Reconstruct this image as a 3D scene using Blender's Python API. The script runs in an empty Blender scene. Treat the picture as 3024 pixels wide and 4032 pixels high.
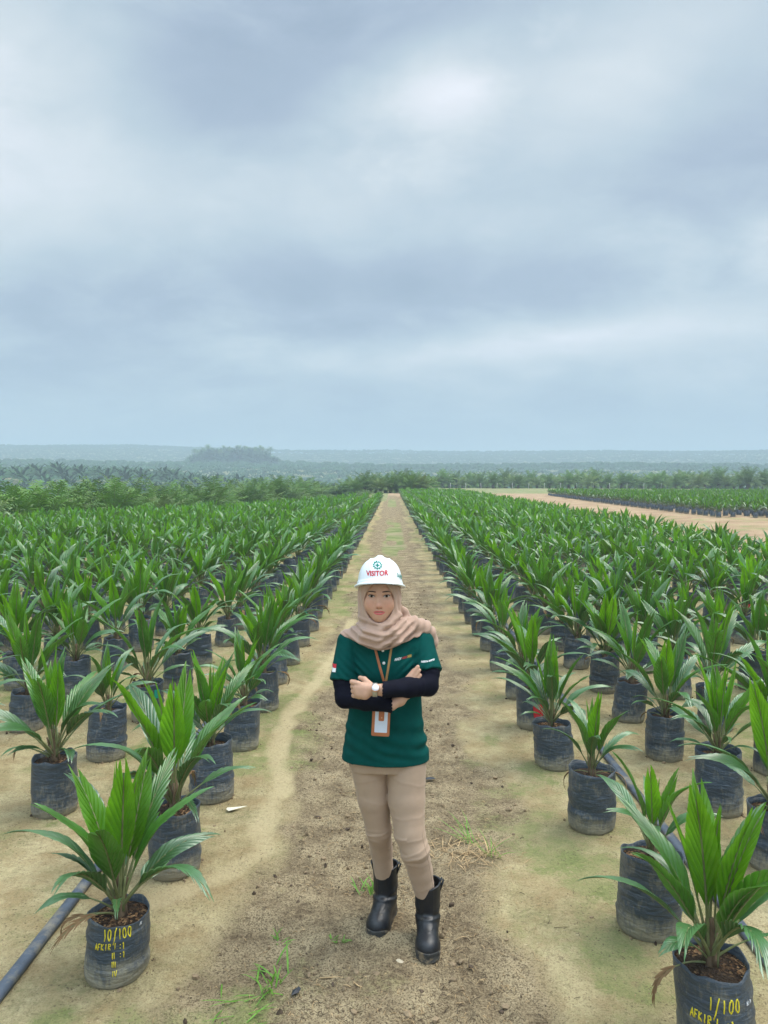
import bpy, bmesh, math, random
import numpy as np
from mathutils import Vector, Matrix, Euler
from mathutils.bvhtree import BVHTree

SC = bpy.context.scene
COL = SC.collection
rng = np.random.default_rng(7)
random.seed(7)

# ------------------------------------------------------------------ camera
CAM_H = 1.93
cam_d = bpy.data.cameras.new("camera")
cam_d.sensor_fit = 'VERTICAL'
cam_d.sensor_height = 24.0
cam_d.sensor_width = 18.0
cam_d.lens = 24.0 * 3028 / 4032
cam_d.clip_start = 0.05
cam_d.clip_end = 9000
cam = bpy.data.objects.new("camera", cam_d)
COL.objects.link(cam)
PITCH = 0.0428
YAW = 0.01054
cam.location = (0, 0, CAM_H)
cam.rotation_euler = (math.radians(90) - PITCH, 0, YAW)
SC.camera = cam

# ------------------------------------------------------------------ light
SUN_EL = math.radians(66)
SUN_AZ = math.radians(75)          # the veiled sun stands high, out of the picture on the right
EXPOSURE = 0.46
world = bpy.data.worlds.new("World")
SC.world = world
world.use_nodes = True
wn = world.node_tree.nodes
wl = world.node_tree.links
wn.clear()


def N(tree, kind, **kw):
    n = tree.nodes.new(kind)
    for k, v in kw.items():
        if k == 'inp':
            for a, b in v.items():
                n.inputs[a].default_value = b
        else:
            setattr(n, k, v)
    return n


def ramp(tree, stops, interp='EASE'):
    r = tree.nodes.new('ShaderNodeValToRGB')
    r.color_ramp.interpolation = interp
    els = r.color_ramp.elements
    while len(els) < len(stops):
        els.new(0.5)
    for e, (p, c) in zip(els, stops):
        e.position = p
        e.color = (c, c, c, 1) if not hasattr(c, '__len__') else (c[0], c[1], c[2], 1)
    return r


def build_world():
    t = world.node_tree
    L = t.links.new
    out = N(t, 'ShaderNodeOutputWorld')
    bg = N(t, 'ShaderNodeBackground')
    bg.inputs['Strength'].default_value = 0.1
    sky = N(t, 'ShaderNodeTexSky', sky_type='NISHITA', sun_disc=False)
    sky.sun_elevation = SUN_EL
    sky.sun_rotation = SUN_AZ
    sky.air_density = 1.0
    sky.dust_density = 3.0
    tc = N(t, 'ShaderNodeTexCoord')
    sep = N(t, 'ShaderNodeSeparateXYZ')
    L(tc.outputs['Generated'], sep.inputs[0])
    # cloud layer: direction projected on a flat cloud deck
    zc = N(t, 'ShaderNodeMath', operation='MAXIMUM'); zc.inputs[1].default_value = 0.0
    L(sep.outputs['Z'], zc.inputs[0])
    za = N(t, 'ShaderNodeMath', operation='ADD'); za.inputs[1].default_value = 0.34
    L(zc.outputs[0], za.inputs[0])
    dx = N(t, 'ShaderNodeMath', operation='DIVIDE'); L(sep.outputs['X'], dx.inputs[0]); L(za.outputs[0], dx.inputs[1])
    dy = N(t, 'ShaderNodeMath', operation='DIVIDE'); L(sep.outputs['Y'], dy.inputs[0]); L(za.outputs[0], dy.inputs[1])
    cb = N(t, 'ShaderNodeCombineXYZ'); L(dx.outputs[0], cb.inputs[0]); L(dy.outputs[0], cb.inputs[1])
    n1 = N(t, 'ShaderNodeTexNoise', inp={'Scale': 1.45, 'Detail': 6.0, 'Roughness': 0.5, 'Distortion': 0.6})
    mp = N(t, 'ShaderNodeMapping'); mp.inputs['Location'].default_value = CLOUD_OFF; mp.inputs['Scale'].default_value = (0.9, 1.1, 1)
    L(cb.outputs[0], mp.inputs[0]); L(mp.outputs[0], n1.inputs['Vector'])
    n2 = N(t, 'ShaderNodeTexNoise', inp={'Scale': 4.2, 'Detail': 7.0, 'Roughness': 0.55, 'Distortion': 0.3})
    L(mp.outputs[0], n2.inputs['Vector'])

    n3 = N(t, 'ShaderNodeTexNoise', inp={'Scale': 9.0, 'Detail': 6.0, 'Roughness': 0.6, 'Distortion': 0.4})
    L(mp.outputs[0], n3.inputs['Vector'])

    def math_(op, a, b):
        m = N(t, 'ShaderNodeMath', operation=op)
        for i, v in enumerate((a, b)):
            if isinstance(v, (int, float)):
                m.inputs[i].default_value = v
            else:
                L(v, m.inputs[i])
        return m.outputs[0]

    def blob(az, el, rx, ry, tilt=0.0, warp=0.10):
        """soft patch of brighter or darker cloud in a direction; az/el and radii in degrees"""
        az, el = math.radians(az), math.radians(el)
        f = Vector((math.sin(az) * math.cos(el), math.cos(az) * math.cos(el), math.sin(el)))
        r = Vector((math.cos(az), -math.sin(az), 0))
        u = r.cross(f)
        ct, st = math.cos(math.radians(tilt)), math.sin(math.radians(tilt))
        r2 = r * ct + u * st
        u2 = u * ct - r * st
        d1 = N(t, 'ShaderNodeVectorMath', operation='DOT_PRODUCT'); L(tc.outputs['Generated'], d1.inputs[0]); d1.inputs[1].default_value = r2 / math.radians(rx)
        d2 = N(t, 'ShaderNodeVectorMath', operation='DOT_PRODUCT'); L(tc.outputs['Generated'], d2.inputs[0]); d2.inputs[1].default_value = u2 / math.radians(ry)
        d3 = N(t, 'ShaderNodeVectorMath', operation='DOT_PRODUCT'); L(tc.outputs['Generated'], d3.inputs[0]); d3.inputs[1].default_value = f
        s = math_('ADD', math_('POWER', d1.outputs['Value'], 2.0), math_('POWER', d2.outputs['Value'], 2.0))
        s = math_('ADD', math_('SQRT', s, 0), math_('MULTIPLY', math_('SUBTRACT', n2.outputs['Fac'], 0.5), warp * 14))
        mr = N(t, 'ShaderNodeMapRange', interpolation_type='SMOOTHSTEP'); L(s, mr.inputs[0])
        mr.inputs[1].default_value = 1.25; mr.inputs[2].default_value = 0.0
        mr.inputs[3].default_value = 0.0; mr.inputs[4].default_value = 1.0
        front = math_('GREATER_THAN', d3.outputs['Value'], 0.0)
        return math_('MULTIPLY', mr.outputs[0], front)

    # brightness field b in 0..1
    b = math_('ADD', math_('MULTIPLY', n1.outputs['Fac'], 0.75), math_('MULTIPLY', n2.outputs['Fac'], 0.62))
    b = math_('ADD', b, math_('MULTIPLY', n3.outputs['Fac'], 0.18))
    b = math_('SUBTRACT', b, 0.345)
    for az, el, rx, ry, tl, amt, wp in CLOUD_BLOBS:
        b = math_('ADD', b, math_('MULTIPLY', blob(az, el, rx, ry, tl, wp), amt))
    cr = ramp(t, [(0.0, (0.230, 0.298, 0.392)), (0.26, (0.295, 0.366, 0.463)), (0.46, (0.380, 0.462, 0.530)),
                  (0.66, (0.500, 0.560, 0.605)), (0.84, (0.62, 0.65, 0.70)), (1.0, (0.76, 0.78, 0.84))], 'LINEAR')
    L(b, cr.inputs[0])
    # horizon haze colour fades in low down
    hz = N(t, 'ShaderNodeMapRange', interpolation_type='SMOOTHSTEP')
    L(sep.outputs['Z'], hz.inputs[0])
    hz.inputs[1].default_value = 0.20; hz.inputs[2].default_value = 0.0
    hz.inputs[3].default_value = 0.0; hz.inputs[4].default_value = 0.70
    mh = N(t, 'ShaderNodeMix', data_type='RGBA')
    L(hz.outputs[0], mh.inputs[0]); L(cr.outputs[0], mh.inputs[6]); mh.inputs[7].default_value = (0.285, 0.372, 0.455, 1)
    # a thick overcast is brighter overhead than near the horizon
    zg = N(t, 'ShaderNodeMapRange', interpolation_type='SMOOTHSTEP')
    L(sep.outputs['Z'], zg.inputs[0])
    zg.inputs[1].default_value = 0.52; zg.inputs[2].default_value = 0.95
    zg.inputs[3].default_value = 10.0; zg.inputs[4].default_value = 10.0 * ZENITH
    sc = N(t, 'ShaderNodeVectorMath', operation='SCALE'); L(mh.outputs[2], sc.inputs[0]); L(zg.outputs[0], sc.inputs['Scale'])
    # unseen sky behind the camera is brightened, added as fill for camera-facing sides
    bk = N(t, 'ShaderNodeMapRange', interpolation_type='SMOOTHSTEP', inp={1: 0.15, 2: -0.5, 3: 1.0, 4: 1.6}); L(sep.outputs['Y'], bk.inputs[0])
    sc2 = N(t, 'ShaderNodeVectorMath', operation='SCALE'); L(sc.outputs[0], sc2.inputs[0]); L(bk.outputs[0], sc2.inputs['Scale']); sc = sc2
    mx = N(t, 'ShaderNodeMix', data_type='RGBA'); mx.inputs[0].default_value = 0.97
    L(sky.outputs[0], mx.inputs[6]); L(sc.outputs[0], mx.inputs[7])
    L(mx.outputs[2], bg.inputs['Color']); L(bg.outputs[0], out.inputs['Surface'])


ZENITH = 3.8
CLOUD_OFF = (3.1, 1.7, 0.0)
# azimuth, elevation, radii (deg), tilt, amount, warp
CLOUD_BLOBS = [
    (4.0, 25.8, 7, 3.6, 14, 0.30, 0.30),      # bright core where the cloud is thin
    (5, 23.0, 16, 8, 12, 0.17, 0.16),
    (-4, 31, 10, 3, 0, -0.10, 0.12),
    (3, 31.5, 14, 3, 0, -0.12, 0.12),
    (-27, 22, 12, 9, 0, 0.34, 0.12),        # pale cloud at the left edge
    (-10, 19, 16, 4, 0, 0.12, 0.08),
    (17, 26, 10, 6, 35, 0.14, 0.12),
    (-11, 27, 13, 6, 10, -0.20, 0.10),      # lilac-grey patch upper left
    (-16, 32, 12, 3, 0, -0.10, 0.08),
    (22, 21, 9, 6, 0, -0.12, 0.10),
    (-4, 13.5, 26, 4, 0, -0.24, 0.07),        # long blue-grey band
    (-22, 9, 14, 5, 0, -0.16, 0.06),
    (12, 10.0, 20, 2.0, 3, 0.24, 0.08),     # pale streaks above the horizon
    (24, 14, 10, 4, 10, 0.16, 0.08),
]
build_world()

sun_d = bpy.data.lights.new("sun", 'SUN')
sun_d.energy = 2.4
sun_d.angle = math.radians(35)
sun_d.color = (1.0, 0.93, 0.82)
sun = bpy.data.objects.new("sun", sun_d)
COL.objects.link(sun)
sdir = Vector((math.sin(SUN_AZ) * math.cos(SUN_EL), math.cos(SUN_AZ) * math.cos(SUN_EL), math.sin(SUN_EL)))
sun.rotation_euler = sdir.to_track_quat('Z', 'Y').to_euler()
sun.location = (0, 0, 200)

SC.view_settings.view_transform = 'Standard'
SC.view_settings.look = 'None'
SC.view_settings.gamma = 1
SC.view_settings.exposure = EXPOSURE
SC.render.engine = 'CYCLES'
SC.cycles.max_bounces = 6
SC.cycles.diffuse_bounces = 3
SC.cycles.glossy_bounces = 2
SC.cycles.transmission_bounces = 4
SC.cycles.volume_bounces = 1
SC.cycles.use_denoising = True


# ------------------------------------------------------------------ helpers
def prop(o, label=None, cat=None, group=None, kind=None):
    if label: o['label'] = label
    if cat: o['category'] = cat
    if group: o['group'] = group
    if kind: o['kind'] = kind
    return o


def empty(name, loc=(0, 0, 0), rz=0.0):
    o = bpy.data.objects.new(name, None)
    o.empty_display_size = 0.1
    COL.objects.link(o)
    o.location = loc
    o.rotation_euler = (0, 0, rz)
    return o


def link(name, me, parent=None, loc=(0, 0, 0), rot=(0, 0, 0), scale=None):
    o = bpy.data.objects.new(name, me)
    COL.objects.link(o)
    o.parent = parent
    o.location = loc
    o.rotation_euler = rot
    if scale: o.scale = scale
    return o


def mesh(name, V, faces, mats=None, midx=None, smooth=True, attrs=None):
    """V (n,3); faces: int array (m,3|4) or a list of such arrays / of index lists"""
    me = bpy.data.meshes.new(name)
    V = np.asarray(V, dtype=np.float32)
    if isinstance(faces, np.ndarray):
        faces = [faces]
    if len(faces) and isinstance(faces[0], np.ndarray) and faces[0].ndim == 2:
        loops = np.concatenate([f.reshape(-1) for f in faces]).astype(np.int32)
        tot = np.concatenate([np.full(len(f), f.shape[1], np.int32) for f in faces])
    else:
        loops = np.array([i for f in faces for i in f], np.int32)
        tot = np.array([len(f) for f in faces], np.int32)
    start = np.concatenate([[0], np.cumsum(tot)[:-1]]).astype(np.int32)
    me.vertices.add(len(V)); me.vertices.foreach_set('co', V.reshape(-1))
    me.loops.add(len(loops)); me.loops.foreach_set('vertex_index', loops)
    me.polygons.add(len(tot)); me.polygons.foreach_set('loop_start', start); me.polygons.foreach_set('loop_total', tot)
    for m in (mats or []):
        me.materials.append(m)
    if midx is not None:
        me.polygons.foreach_set('material_index', np.asarray(midx, np.int32))
    me.polygons.foreach_set('use_smooth', np.full(len(tot), smooth, bool))
    for k, v in (attrs or {}).items():
        v = np.asarray(v, np.float32)
        if v.ndim == 1:
            a = me.attributes.new(k, 'FLOAT', 'POINT'); a.data.foreach_set('value', v)
        else:
            a = me.color_attributes.new(k, 'FLOAT_COLOR', 'POINT')
            if v.shape[1] == 3: v = np.concatenate([v, np.ones((len(v), 1), np.float32)], 1)
            a.data.foreach_set('color', v.reshape(-1))
    me.update(calc_edges=True)
    me.validate()
    return me


def grid_faces(nu, nv, wrap_u=False):
    """vertex index = u*nv+v"""
    U = nu if wrap_u else nu - 1
    u, v = np.meshgrid(np.arange(U), np.arange(nv - 1), indexing='ij')
    u2 = (u + 1) % nu
    return np.stack([u * nv + v, u2 * nv + v, u2 * nv + v + 1, u * nv + v + 1], -1).reshape(-1, 4)


class MB:
    """collects pieces into one mesh"""
    def __init__(s): s.V = []; s.F = {3: [], 4: []}; s.M = {3: [], 4: []}; s.n = 0; s.A = []
    def add(s, V, F, m=0, attr=None):
        V = np.asarray(V, np.float32); F = np.asarray(F, np.int64)
        s.V.append(V); k = F.shape[1]
        s.F[k].append(F + s.n); s.M[k].append(np.full(len(F), m) if np.isscalar(m) else np.asarray(m))
        s.A.append(np.zeros(len(V)) if attr is None else np.full(len(V), attr) if np.isscalar(attr) else attr)
        s.n += len(V)
    def arrays(s):
        F = [np.concatenate(s.F[k]) for k in (3, 4) if s.F[k]]
        M = np.concatenate([np.concatenate(s.M[k]) for k in (3, 4) if s.F[k]])
        return np.concatenate(s.V), F, M, np.concatenate(s.A)
    def build(s, name, mats, smooth=True, attr=None):
        V, F, M, A = s.arrays()
        return mesh(name, V, F, mats, M, smooth, {attr: A} if attr else None)


def tube(P, R, n=8, caps=True, flat=1.0):
    """tube along polyline P with radii R -> V, F(quads)"""
    P = np.asarray(P, float); R = np.broadcast_to(np.asarray(R, float), (len(P),))
    T = np.gradient(P, axis=0); T /= np.linalg.norm(T, axis=1)[:, None] + 1e-12
    up = np.array([0, 0, 1.0]) if abs(T[0][2]) < 0.9 else np.array([0, 1.0, 0])
    V = []
    A = np.cross(T[0], up); A /= np.linalg.norm(A)
    for i in range(len(P)):
        A = A - T[i] * A.dot(T[i]); A /= np.linalg.norm(A) + 1e-12
        B = np.cross(T[i], A)
        a = np.linspace(0, 2 * np.pi, n, endpoint=False)
        V.append(P[i] + R[i] * (np.cos(a)[:, None] * A + flat * np.sin(a)[:, None] * B))
    if caps:
        V = [np.repeat(P[:1], n, 0)] + V + [np.repeat(P[-1:], n, 0)]
    V = np.array(V)
    k = len(V)
    i, j = np.meshgrid(np.arange(k - 1), np.arange(n), indexing='ij')
    j2 = (j + 1) % n
    F = np.stack([i * n + j, i * n + j2, (i + 1) * n + j2, (i + 1) * n + j], -1).reshape(-1, 4)
    return V.reshape(-1, 3), F


def hash3(i, j, k, seed):
    h = (i * 374761393 + j * 668265263 + k * 2147483647 + seed * 974711) & 0xffffffff
    h = ((h ^ (h >> 13)) * 1274126177) & 0xffffffff
    return ((h ^ (h >> 16)) & 0xffff) / 65535.0


def vnoise(x, y, z=0.0, seed=0):
    """value noise in -1..1"""
    x, y, z = np.broadcast_arrays(np.asarray(x, float), np.asarray(y, float), np.asarray(z, float))
    i, j, k = np.floor(x).astype(np.int64), np.floor(y).astype(np.int64), np.floor(z).astype(np.int64)
    fx, fy, fz = x - i, y - j, z - k
    fx, fy, fz = [f * f * (3 - 2 * f) for f in (fx, fy, fz)]
    r = 0
    for a in (0, 1):
        for b in (0, 1):
            for c in (0, 1):
                w = (fx if a else 1 - fx) * (fy if b else 1 - fy) * (fz if c else 1 - fz)
                r = r + w * hash3(i + a, j + b, k + c, seed)
    return r * 2 - 1


def fbm(x, y, z=0.0, seed=0, o=4):
    r = 0; a = 0.5
    for q in range(o):
        r = r + a * vnoise(np.asarray(x) * 2 ** q, np.asarray(y) * 2 ** q, np.asarray(z) * 2 ** q, seed + q); a *= .5
    return r


def sstep(a, b, x):
    t = np.clip((x - a) / (b - a), 0, 1)
    return t * t * (3 - 2 * t)


# ------------------------------------------------------------------ materials
def new_mat(name):
    m = bpy.data.materials.new(name)
    m.use_nodes = True
    m.node_tree.nodes.clear()
    return m


def mat(name, col, rough=0.6, var=0.12, scale=8.0, spec=0.4, bump=0.0, bscale=60.0, metal=0.0, coord='Object',
        obj_var=0.0, sheen=0.0, trans=None, tcol=None, hue=0.0, stretch=(1, 1, 1), coat=0.0, detail=4, spots=None):
    m = new_mat(name); t = m.node_tree; L = t.links.new
    out = N(t, 'ShaderNodeOutputMaterial')
    p = N(t, 'ShaderNodeBsdfPrincipled', inp={'Roughness': rough, 'Metallic': metal, 'Specular IOR Level': spec,
                                               'Sheen Weight': sheen, 'Coat Weight': coat})
    tc = N(t, 'ShaderNodeTexCoord'); mp = N(t, 'ShaderNodeMapping'); mp.inputs['Scale'].default_value = stretch
    L(tc.outputs[coord], mp.inputs[0])
    no = N(t, 'ShaderNodeTexNoise', inp={'Scale': scale, 'Detail': detail, 'Roughness': 0.6})
    L(mp.outputs[0], no.inputs['Vector'])
    mr = N(t, 'ShaderNodeMapRange', inp={1: 0.3, 2: 0.7, 3: 1 - var, 4: 1 + var}); L(no.outputs['Fac'], mr.inputs[0])
    hs = N(t, 'ShaderNodeHueSaturation'); hs.inputs['Color'].default_value = (*col, 1)
    val = mr.outputs[0]
    if obj_var:
        oi = N(t, 'ShaderNodeObjectInfo')
        mr2 = N(t, 'ShaderNodeMapRange', inp={3: 1 - obj_var, 4: 1 + obj_var}); L(oi.outputs['Random'], mr2.inputs[0])
        mu = N(t, 'ShaderNodeMath', operation='MULTIPLY'); L(val, mu.inputs[0]); L(mr2.outputs[0], mu.inputs[1]); val = mu.outputs[0]
    L(val, hs.inputs['Value'])
    if hue:
        mh = N(t, 'ShaderNodeMapRange', inp={1: 0.3, 2: 0.7, 3: 0.5 - hue, 4: 0.5 + hue})
        n3 = N(t, 'ShaderNodeTexNoise', inp={'Scale': scale * 0.37, 'Detail': 2.0}); L(mp.outputs[0], n3.inputs['Vector'])
        L(n3.outputs['Fac'], mh.inputs[0]); L(mh.outputs[0], hs.inputs['Hue'])
    bc = hs.outputs[0]
    if spots:
        sn = N(t, 'ShaderNodeTexNoise', inp={'Scale': spots[3], 'Detail': 6.0, 'Roughness': 0.65}); L(mp.outputs[0], sn.inputs['Vector'])
        sm = N(t, 'ShaderNodeMapRange', inp={1: spots[1], 2: spots[2], 3: 0.0, 4: spots[4]}); L(sn.outputs['Fac'], sm.inputs[0])
        sx = N(t, 'ShaderNodeMix', data_type='RGBA'); L(sm.outputs[0], sx.inputs[0]); L(bc, sx.inputs[6]); sx.inputs[7].default_value = (*spots[0], 1); bc = sx.outputs[2]
    L(bc, p.inputs['Base Color'])
    if bump:
        bn = N(t, 'ShaderNodeTexNoise', inp={'Scale': bscale, 'Detail': 5.0, 'Roughness': 0.6}); L(mp.outputs[0], bn.inputs['Vector'])
        bp = N(t, 'ShaderNodeBump', inp={'Strength': 1.0, 'Distance': bump}); L(bn.outputs['Fac'], bp.inputs['Height'])
        L(bp.outputs[0], p.inputs['Normal'])
    if trans:
        tr = N(t, 'ShaderNodeBsdfTranslucent'); tr.inputs[0].default_value = (*(tcol or col), 1)
        mx = N(t, 'ShaderNodeMixShader'); mx.inputs[0].default_value = trans
        h2 = N(t, 'ShaderNodeHueSaturation'); h2.inputs['Color'].default_value = (*(tcol or col), 1); L(val, h2.inputs['Value']); L(h2.outputs[0], tr.inputs[0])
        L(p.outputs[0], mx.inputs[1]); L(tr.outputs[0], mx.inputs[2]); L(mx.outputs[0], out.inputs[0])
    else:
        L(p.outputs[0], out.inputs[0])
    return m
# ------------------------------------------------------------------ terrain
PTS = [(0, 0)]


def terrain(X, Y):
    X = np.asarray(X, float); Y = np.asarray(Y, float)
    r = np.hypot(X, Y); th = np.arctan2(X, np.maximum(Y, 1e-3))
    # ridge heights by bearing
    left = np.interp(th, [-0.6, -0.46, -0.30, -0.15, 0.0, 0.6], [2.2, 2.2, 0.8, -3.5, -7.0, -6.5])
    r2 = np.interp(th, [-0.6, -0.46, -0.30, -0.2, -0.1, 0.05, 0.25, 0.6], [12, 12, 11, 12.5, 10.5, 9.5, 8.5, 7])
    r3 = np.interp(th, [-0.6, -0.46, -0.33, -0.20, 0.0, 0.3, 0.44, 0.6], [52, 50, 55, 49, 47, 44, 42, 42])
    rx = np.stack([np.full(r.shape, v, float) for v in (0, 165, 190, 235, 310, 400, 700, 860, 1400, 1800, 3000)])
    hz = np.stack([0 * r, 0 * r, -2 + 0 * r, -6 + 0 * r, left, np.minimum(left - 3, -6), r2, r2 * .4, r3, r3 * .7, r3 * .5])
    z = np.zeros_like(r)
    for i in range(10):
        t = np.clip((r - rx[i]) / (rx[i + 1] - rx[i]), 0, 1); t = t * t * (3 - 2 * t)
        m = (r >= rx[i]) & (r <= rx[i + 1])
        z = np.where(m, hz[i] + (hz[i + 1] - hz[i]) * t, z)
    z = np.where(r > 3000, hz[10], z)
    # the ground falls away behind the left edge of the nursery
    d = (-(X + 13.5) * 0.89 + (Y - 25) * 0.455) if False else ((Y - edge_left(X)) * 0.7)
    z = z + np.where(r < 220, -1.9 * sstep(1.0, 14.0, d) * sstep(-3, -9, X + 0 * d), 0)
    far = sstep(150, 600, r)
    z = z + far * 1.8 * vnoise(X / 90, Y / 90, 0, 5)
    z = z * np.where(np.abs(th) > 0.9, 0.4, 1)
    z = np.where(Y < -5, np.maximum(z, -6) * 0.2, z)
    return z


def edge_left(X):
    """far edge of the left nursery block as a distance Y for a given X"""
    return np.interp(X, [-40, -22, -13.5, -10, -5.6, -3, -0.5], [14, 20, 26, 33, 44, 57, 66])


def axis(dense_lo, dense_hi, step, lo, hi, g=1.07):
    a = list(np.arange(dense_lo, dense_hi + step / 2, step))
    s = step
    while a[-1] < hi:
        s *= g; a.append(a[-1] + s)
    s = step
    while a[0] > lo:
        s *= g; a.insert(0, a[0] - s)
    return np.array(a)


RILL = np.array([(-0.55, 10.5), (-0.60, 8.6), (-0.72, 7.2), (-0.84, 6.2), (-0.80, 5.2), (-0.69, 4.7), (-0.72, 4.15), (-0.64, 3.92), (-0.80, 3.70), (-1.05, 3.45)])


def seg_dist(X, Y, P):
    d = np.full(X.shape, 9.0)
    for a, b in zip(P[:-1], P[1:]):
        ab = b - a; t = np.clip(((X - a[0]) * ab[0] + (Y - a[1]) * ab[1]) / ab.dot(ab), 0, 1)
        d = np.minimum(d, np.hypot(X - a[0] - t * ab[0], Y - a[1] - t * ab[1]))
    return d


def masks(X, Y):
    """dirt (brown strip), algae (green film), sand (pale rill), grass"""
    wob = 0.30 * fbm(X * 1.3, Y * 0.9, 0, 3) + 0.14 * vnoise(X * 3, Y * 2.4, 0, 9) + 0.08 * vnoise(X * 9, Y * 7, 0, 10)
    c = -0.03 + 0.05 * np.sin(Y * 0.35)
    edge = np.abs(X - c) + wob
    dirt = sstep(0.86, 0.32, edge) * sstep(95, 80, Y) * sstep(-2, 1, Y)
    dirt = dirt * (1.0 + 0.25 * sstep(6, 14, Y) + 0.6 * fbm(X * 2.2, Y * 1.6, 1.0, 11))
    rill = sstep(0.095, -0.01, seg_dist(X, Y, RILL) + 0.035 * vnoise(X * 9, Y * 6, 0, 4) - 0.02)
    dirt = dirt * (1 - 0.8 * rill)
    al = 0.5 + 0.5 * fbm(X * 1.1, Y * 0.55, 0, 21) + 0.42 * fbm(X * 4.2, Y * 3.4, 0, 22)
    side = sstep(0.30, 0.85, np.abs(X))
    algae = sstep(0.40, 0.70, al) * (0.25 + 0.75 * side) * (1 - 0.75 * rill) * (1 - 0.6 * np.clip(dirt, 0, 1))
    algae = algae * np.where(X > 0.4, 0.55, 0.95) * (0.55 + 0.9 * sstep(-0.1, 0.35, fbm(X * 5.5, Y * 4.5, 2.0, 23)))
    algae = np.where((X < -0.45) & (X > -1.1) & (Y < 3.9), algae * 0.55 + 0.5 * sstep(0.40, 0.75, al), algae)
    algae = algae * sstep(60, 30, np.hypot(X, Y))
    # grass: a strip in the middle of the far path, field margins
    g1 = sstep(0.45, 0.2, np.abs(X - 0.05) + 0.3 * wob) * sstep(16, 22, Y) * sstep(42, 30, Y) * sstep(-0.2, 0.3, vnoise(X * 3, Y * 0.6, 0, 31) + 0.2)
    g1 = np.maximum(g1, sstep(0.45, 0.2, np.abs(X)) * sstep(50, 56, Y) * sstep(78, 70, Y))
    g2 = sstep(100, 112, Y + 6 * vnoise(X / 12, Y / 9, 0, 33))
    g3 = sstep(-1, 3, Y - edge_left(X) - 1.5 + 1.5 * vnoise(X / 4, Y / 4, 0, 35)) * (X < -0.5)
    grass = np.clip(np.maximum(np.maximum(g1 * 0.8, g2), g3), 0, 1)
    # bare clay road to the right of the block
    clay = sstep(7.3, 8.0, X + 0.3 * vnoise(X, Y, 0, 41)) * (1 - grass)
    clay = np.maximum(clay, sstep(72, 78, Y) * (1 - grass) * 0.9)
    return np.clip(dirt, 0, 1), np.clip(algae, 0, 1), np.clip(rill, 0, 1), grass, np.clip(clay, 0, 1)


def build_ground():
    xs = axis(-1.7, 1.9, 0.022, -2600, 2600, 1.055)
    ys = axis(2.2, 6.0, 0.022, -300, 2900, 1.030)
    X, Y = np.meshgrid(xs, ys, indexing='ij')
    Z = terrain(X, Y)
    d, a, r, g, c = masks(X, Y)
    near = sstep(16, 8, Y) * sstep(6, 3, np.abs(X))
    # lumps and hollows, clods on the brown strip, ruts on the clay
    Z = Z + 0.012 * fbm(X * 1.6, Y * 1.6, 0, 51) * sstep(60, 20, np.hypot(X, Y))
    clod = np.maximum(0, fbm(X * 13, Y * 13, 0, 52, 3)) ** 1.5
    Z = Z + d * (0.018 * np.maximum(0, vnoise(X * 3, Y * 3, 0, 53)) + 0.060 * clod * near - 0.006) - 0.006 * r
    Z = Z + (0.005 + 0.006 * d) * near * fbm(X * 26, Y * 26, 0, 54, 2)
    Z = Z + c * 0.16 * np.maximum(0, vnoise(X * 0.9, Y * 0.25, 0, 55)) * sstep(8.2, 9.2, X)
    V = np.stack([X, Y, Z], -1).reshape(-1, 3)
    F = grid_faces(len(xs), len(ys))
    m = ground_mat()
    me = mesh('ground', V, F, [m], None, True, {'mask': np.stack([d, a, r, g], -1).reshape(-1, 4), 'clay': c.reshape(-1)})
    o = link('ground', me)
    prop(o, kind='structure')
    return o


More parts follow.
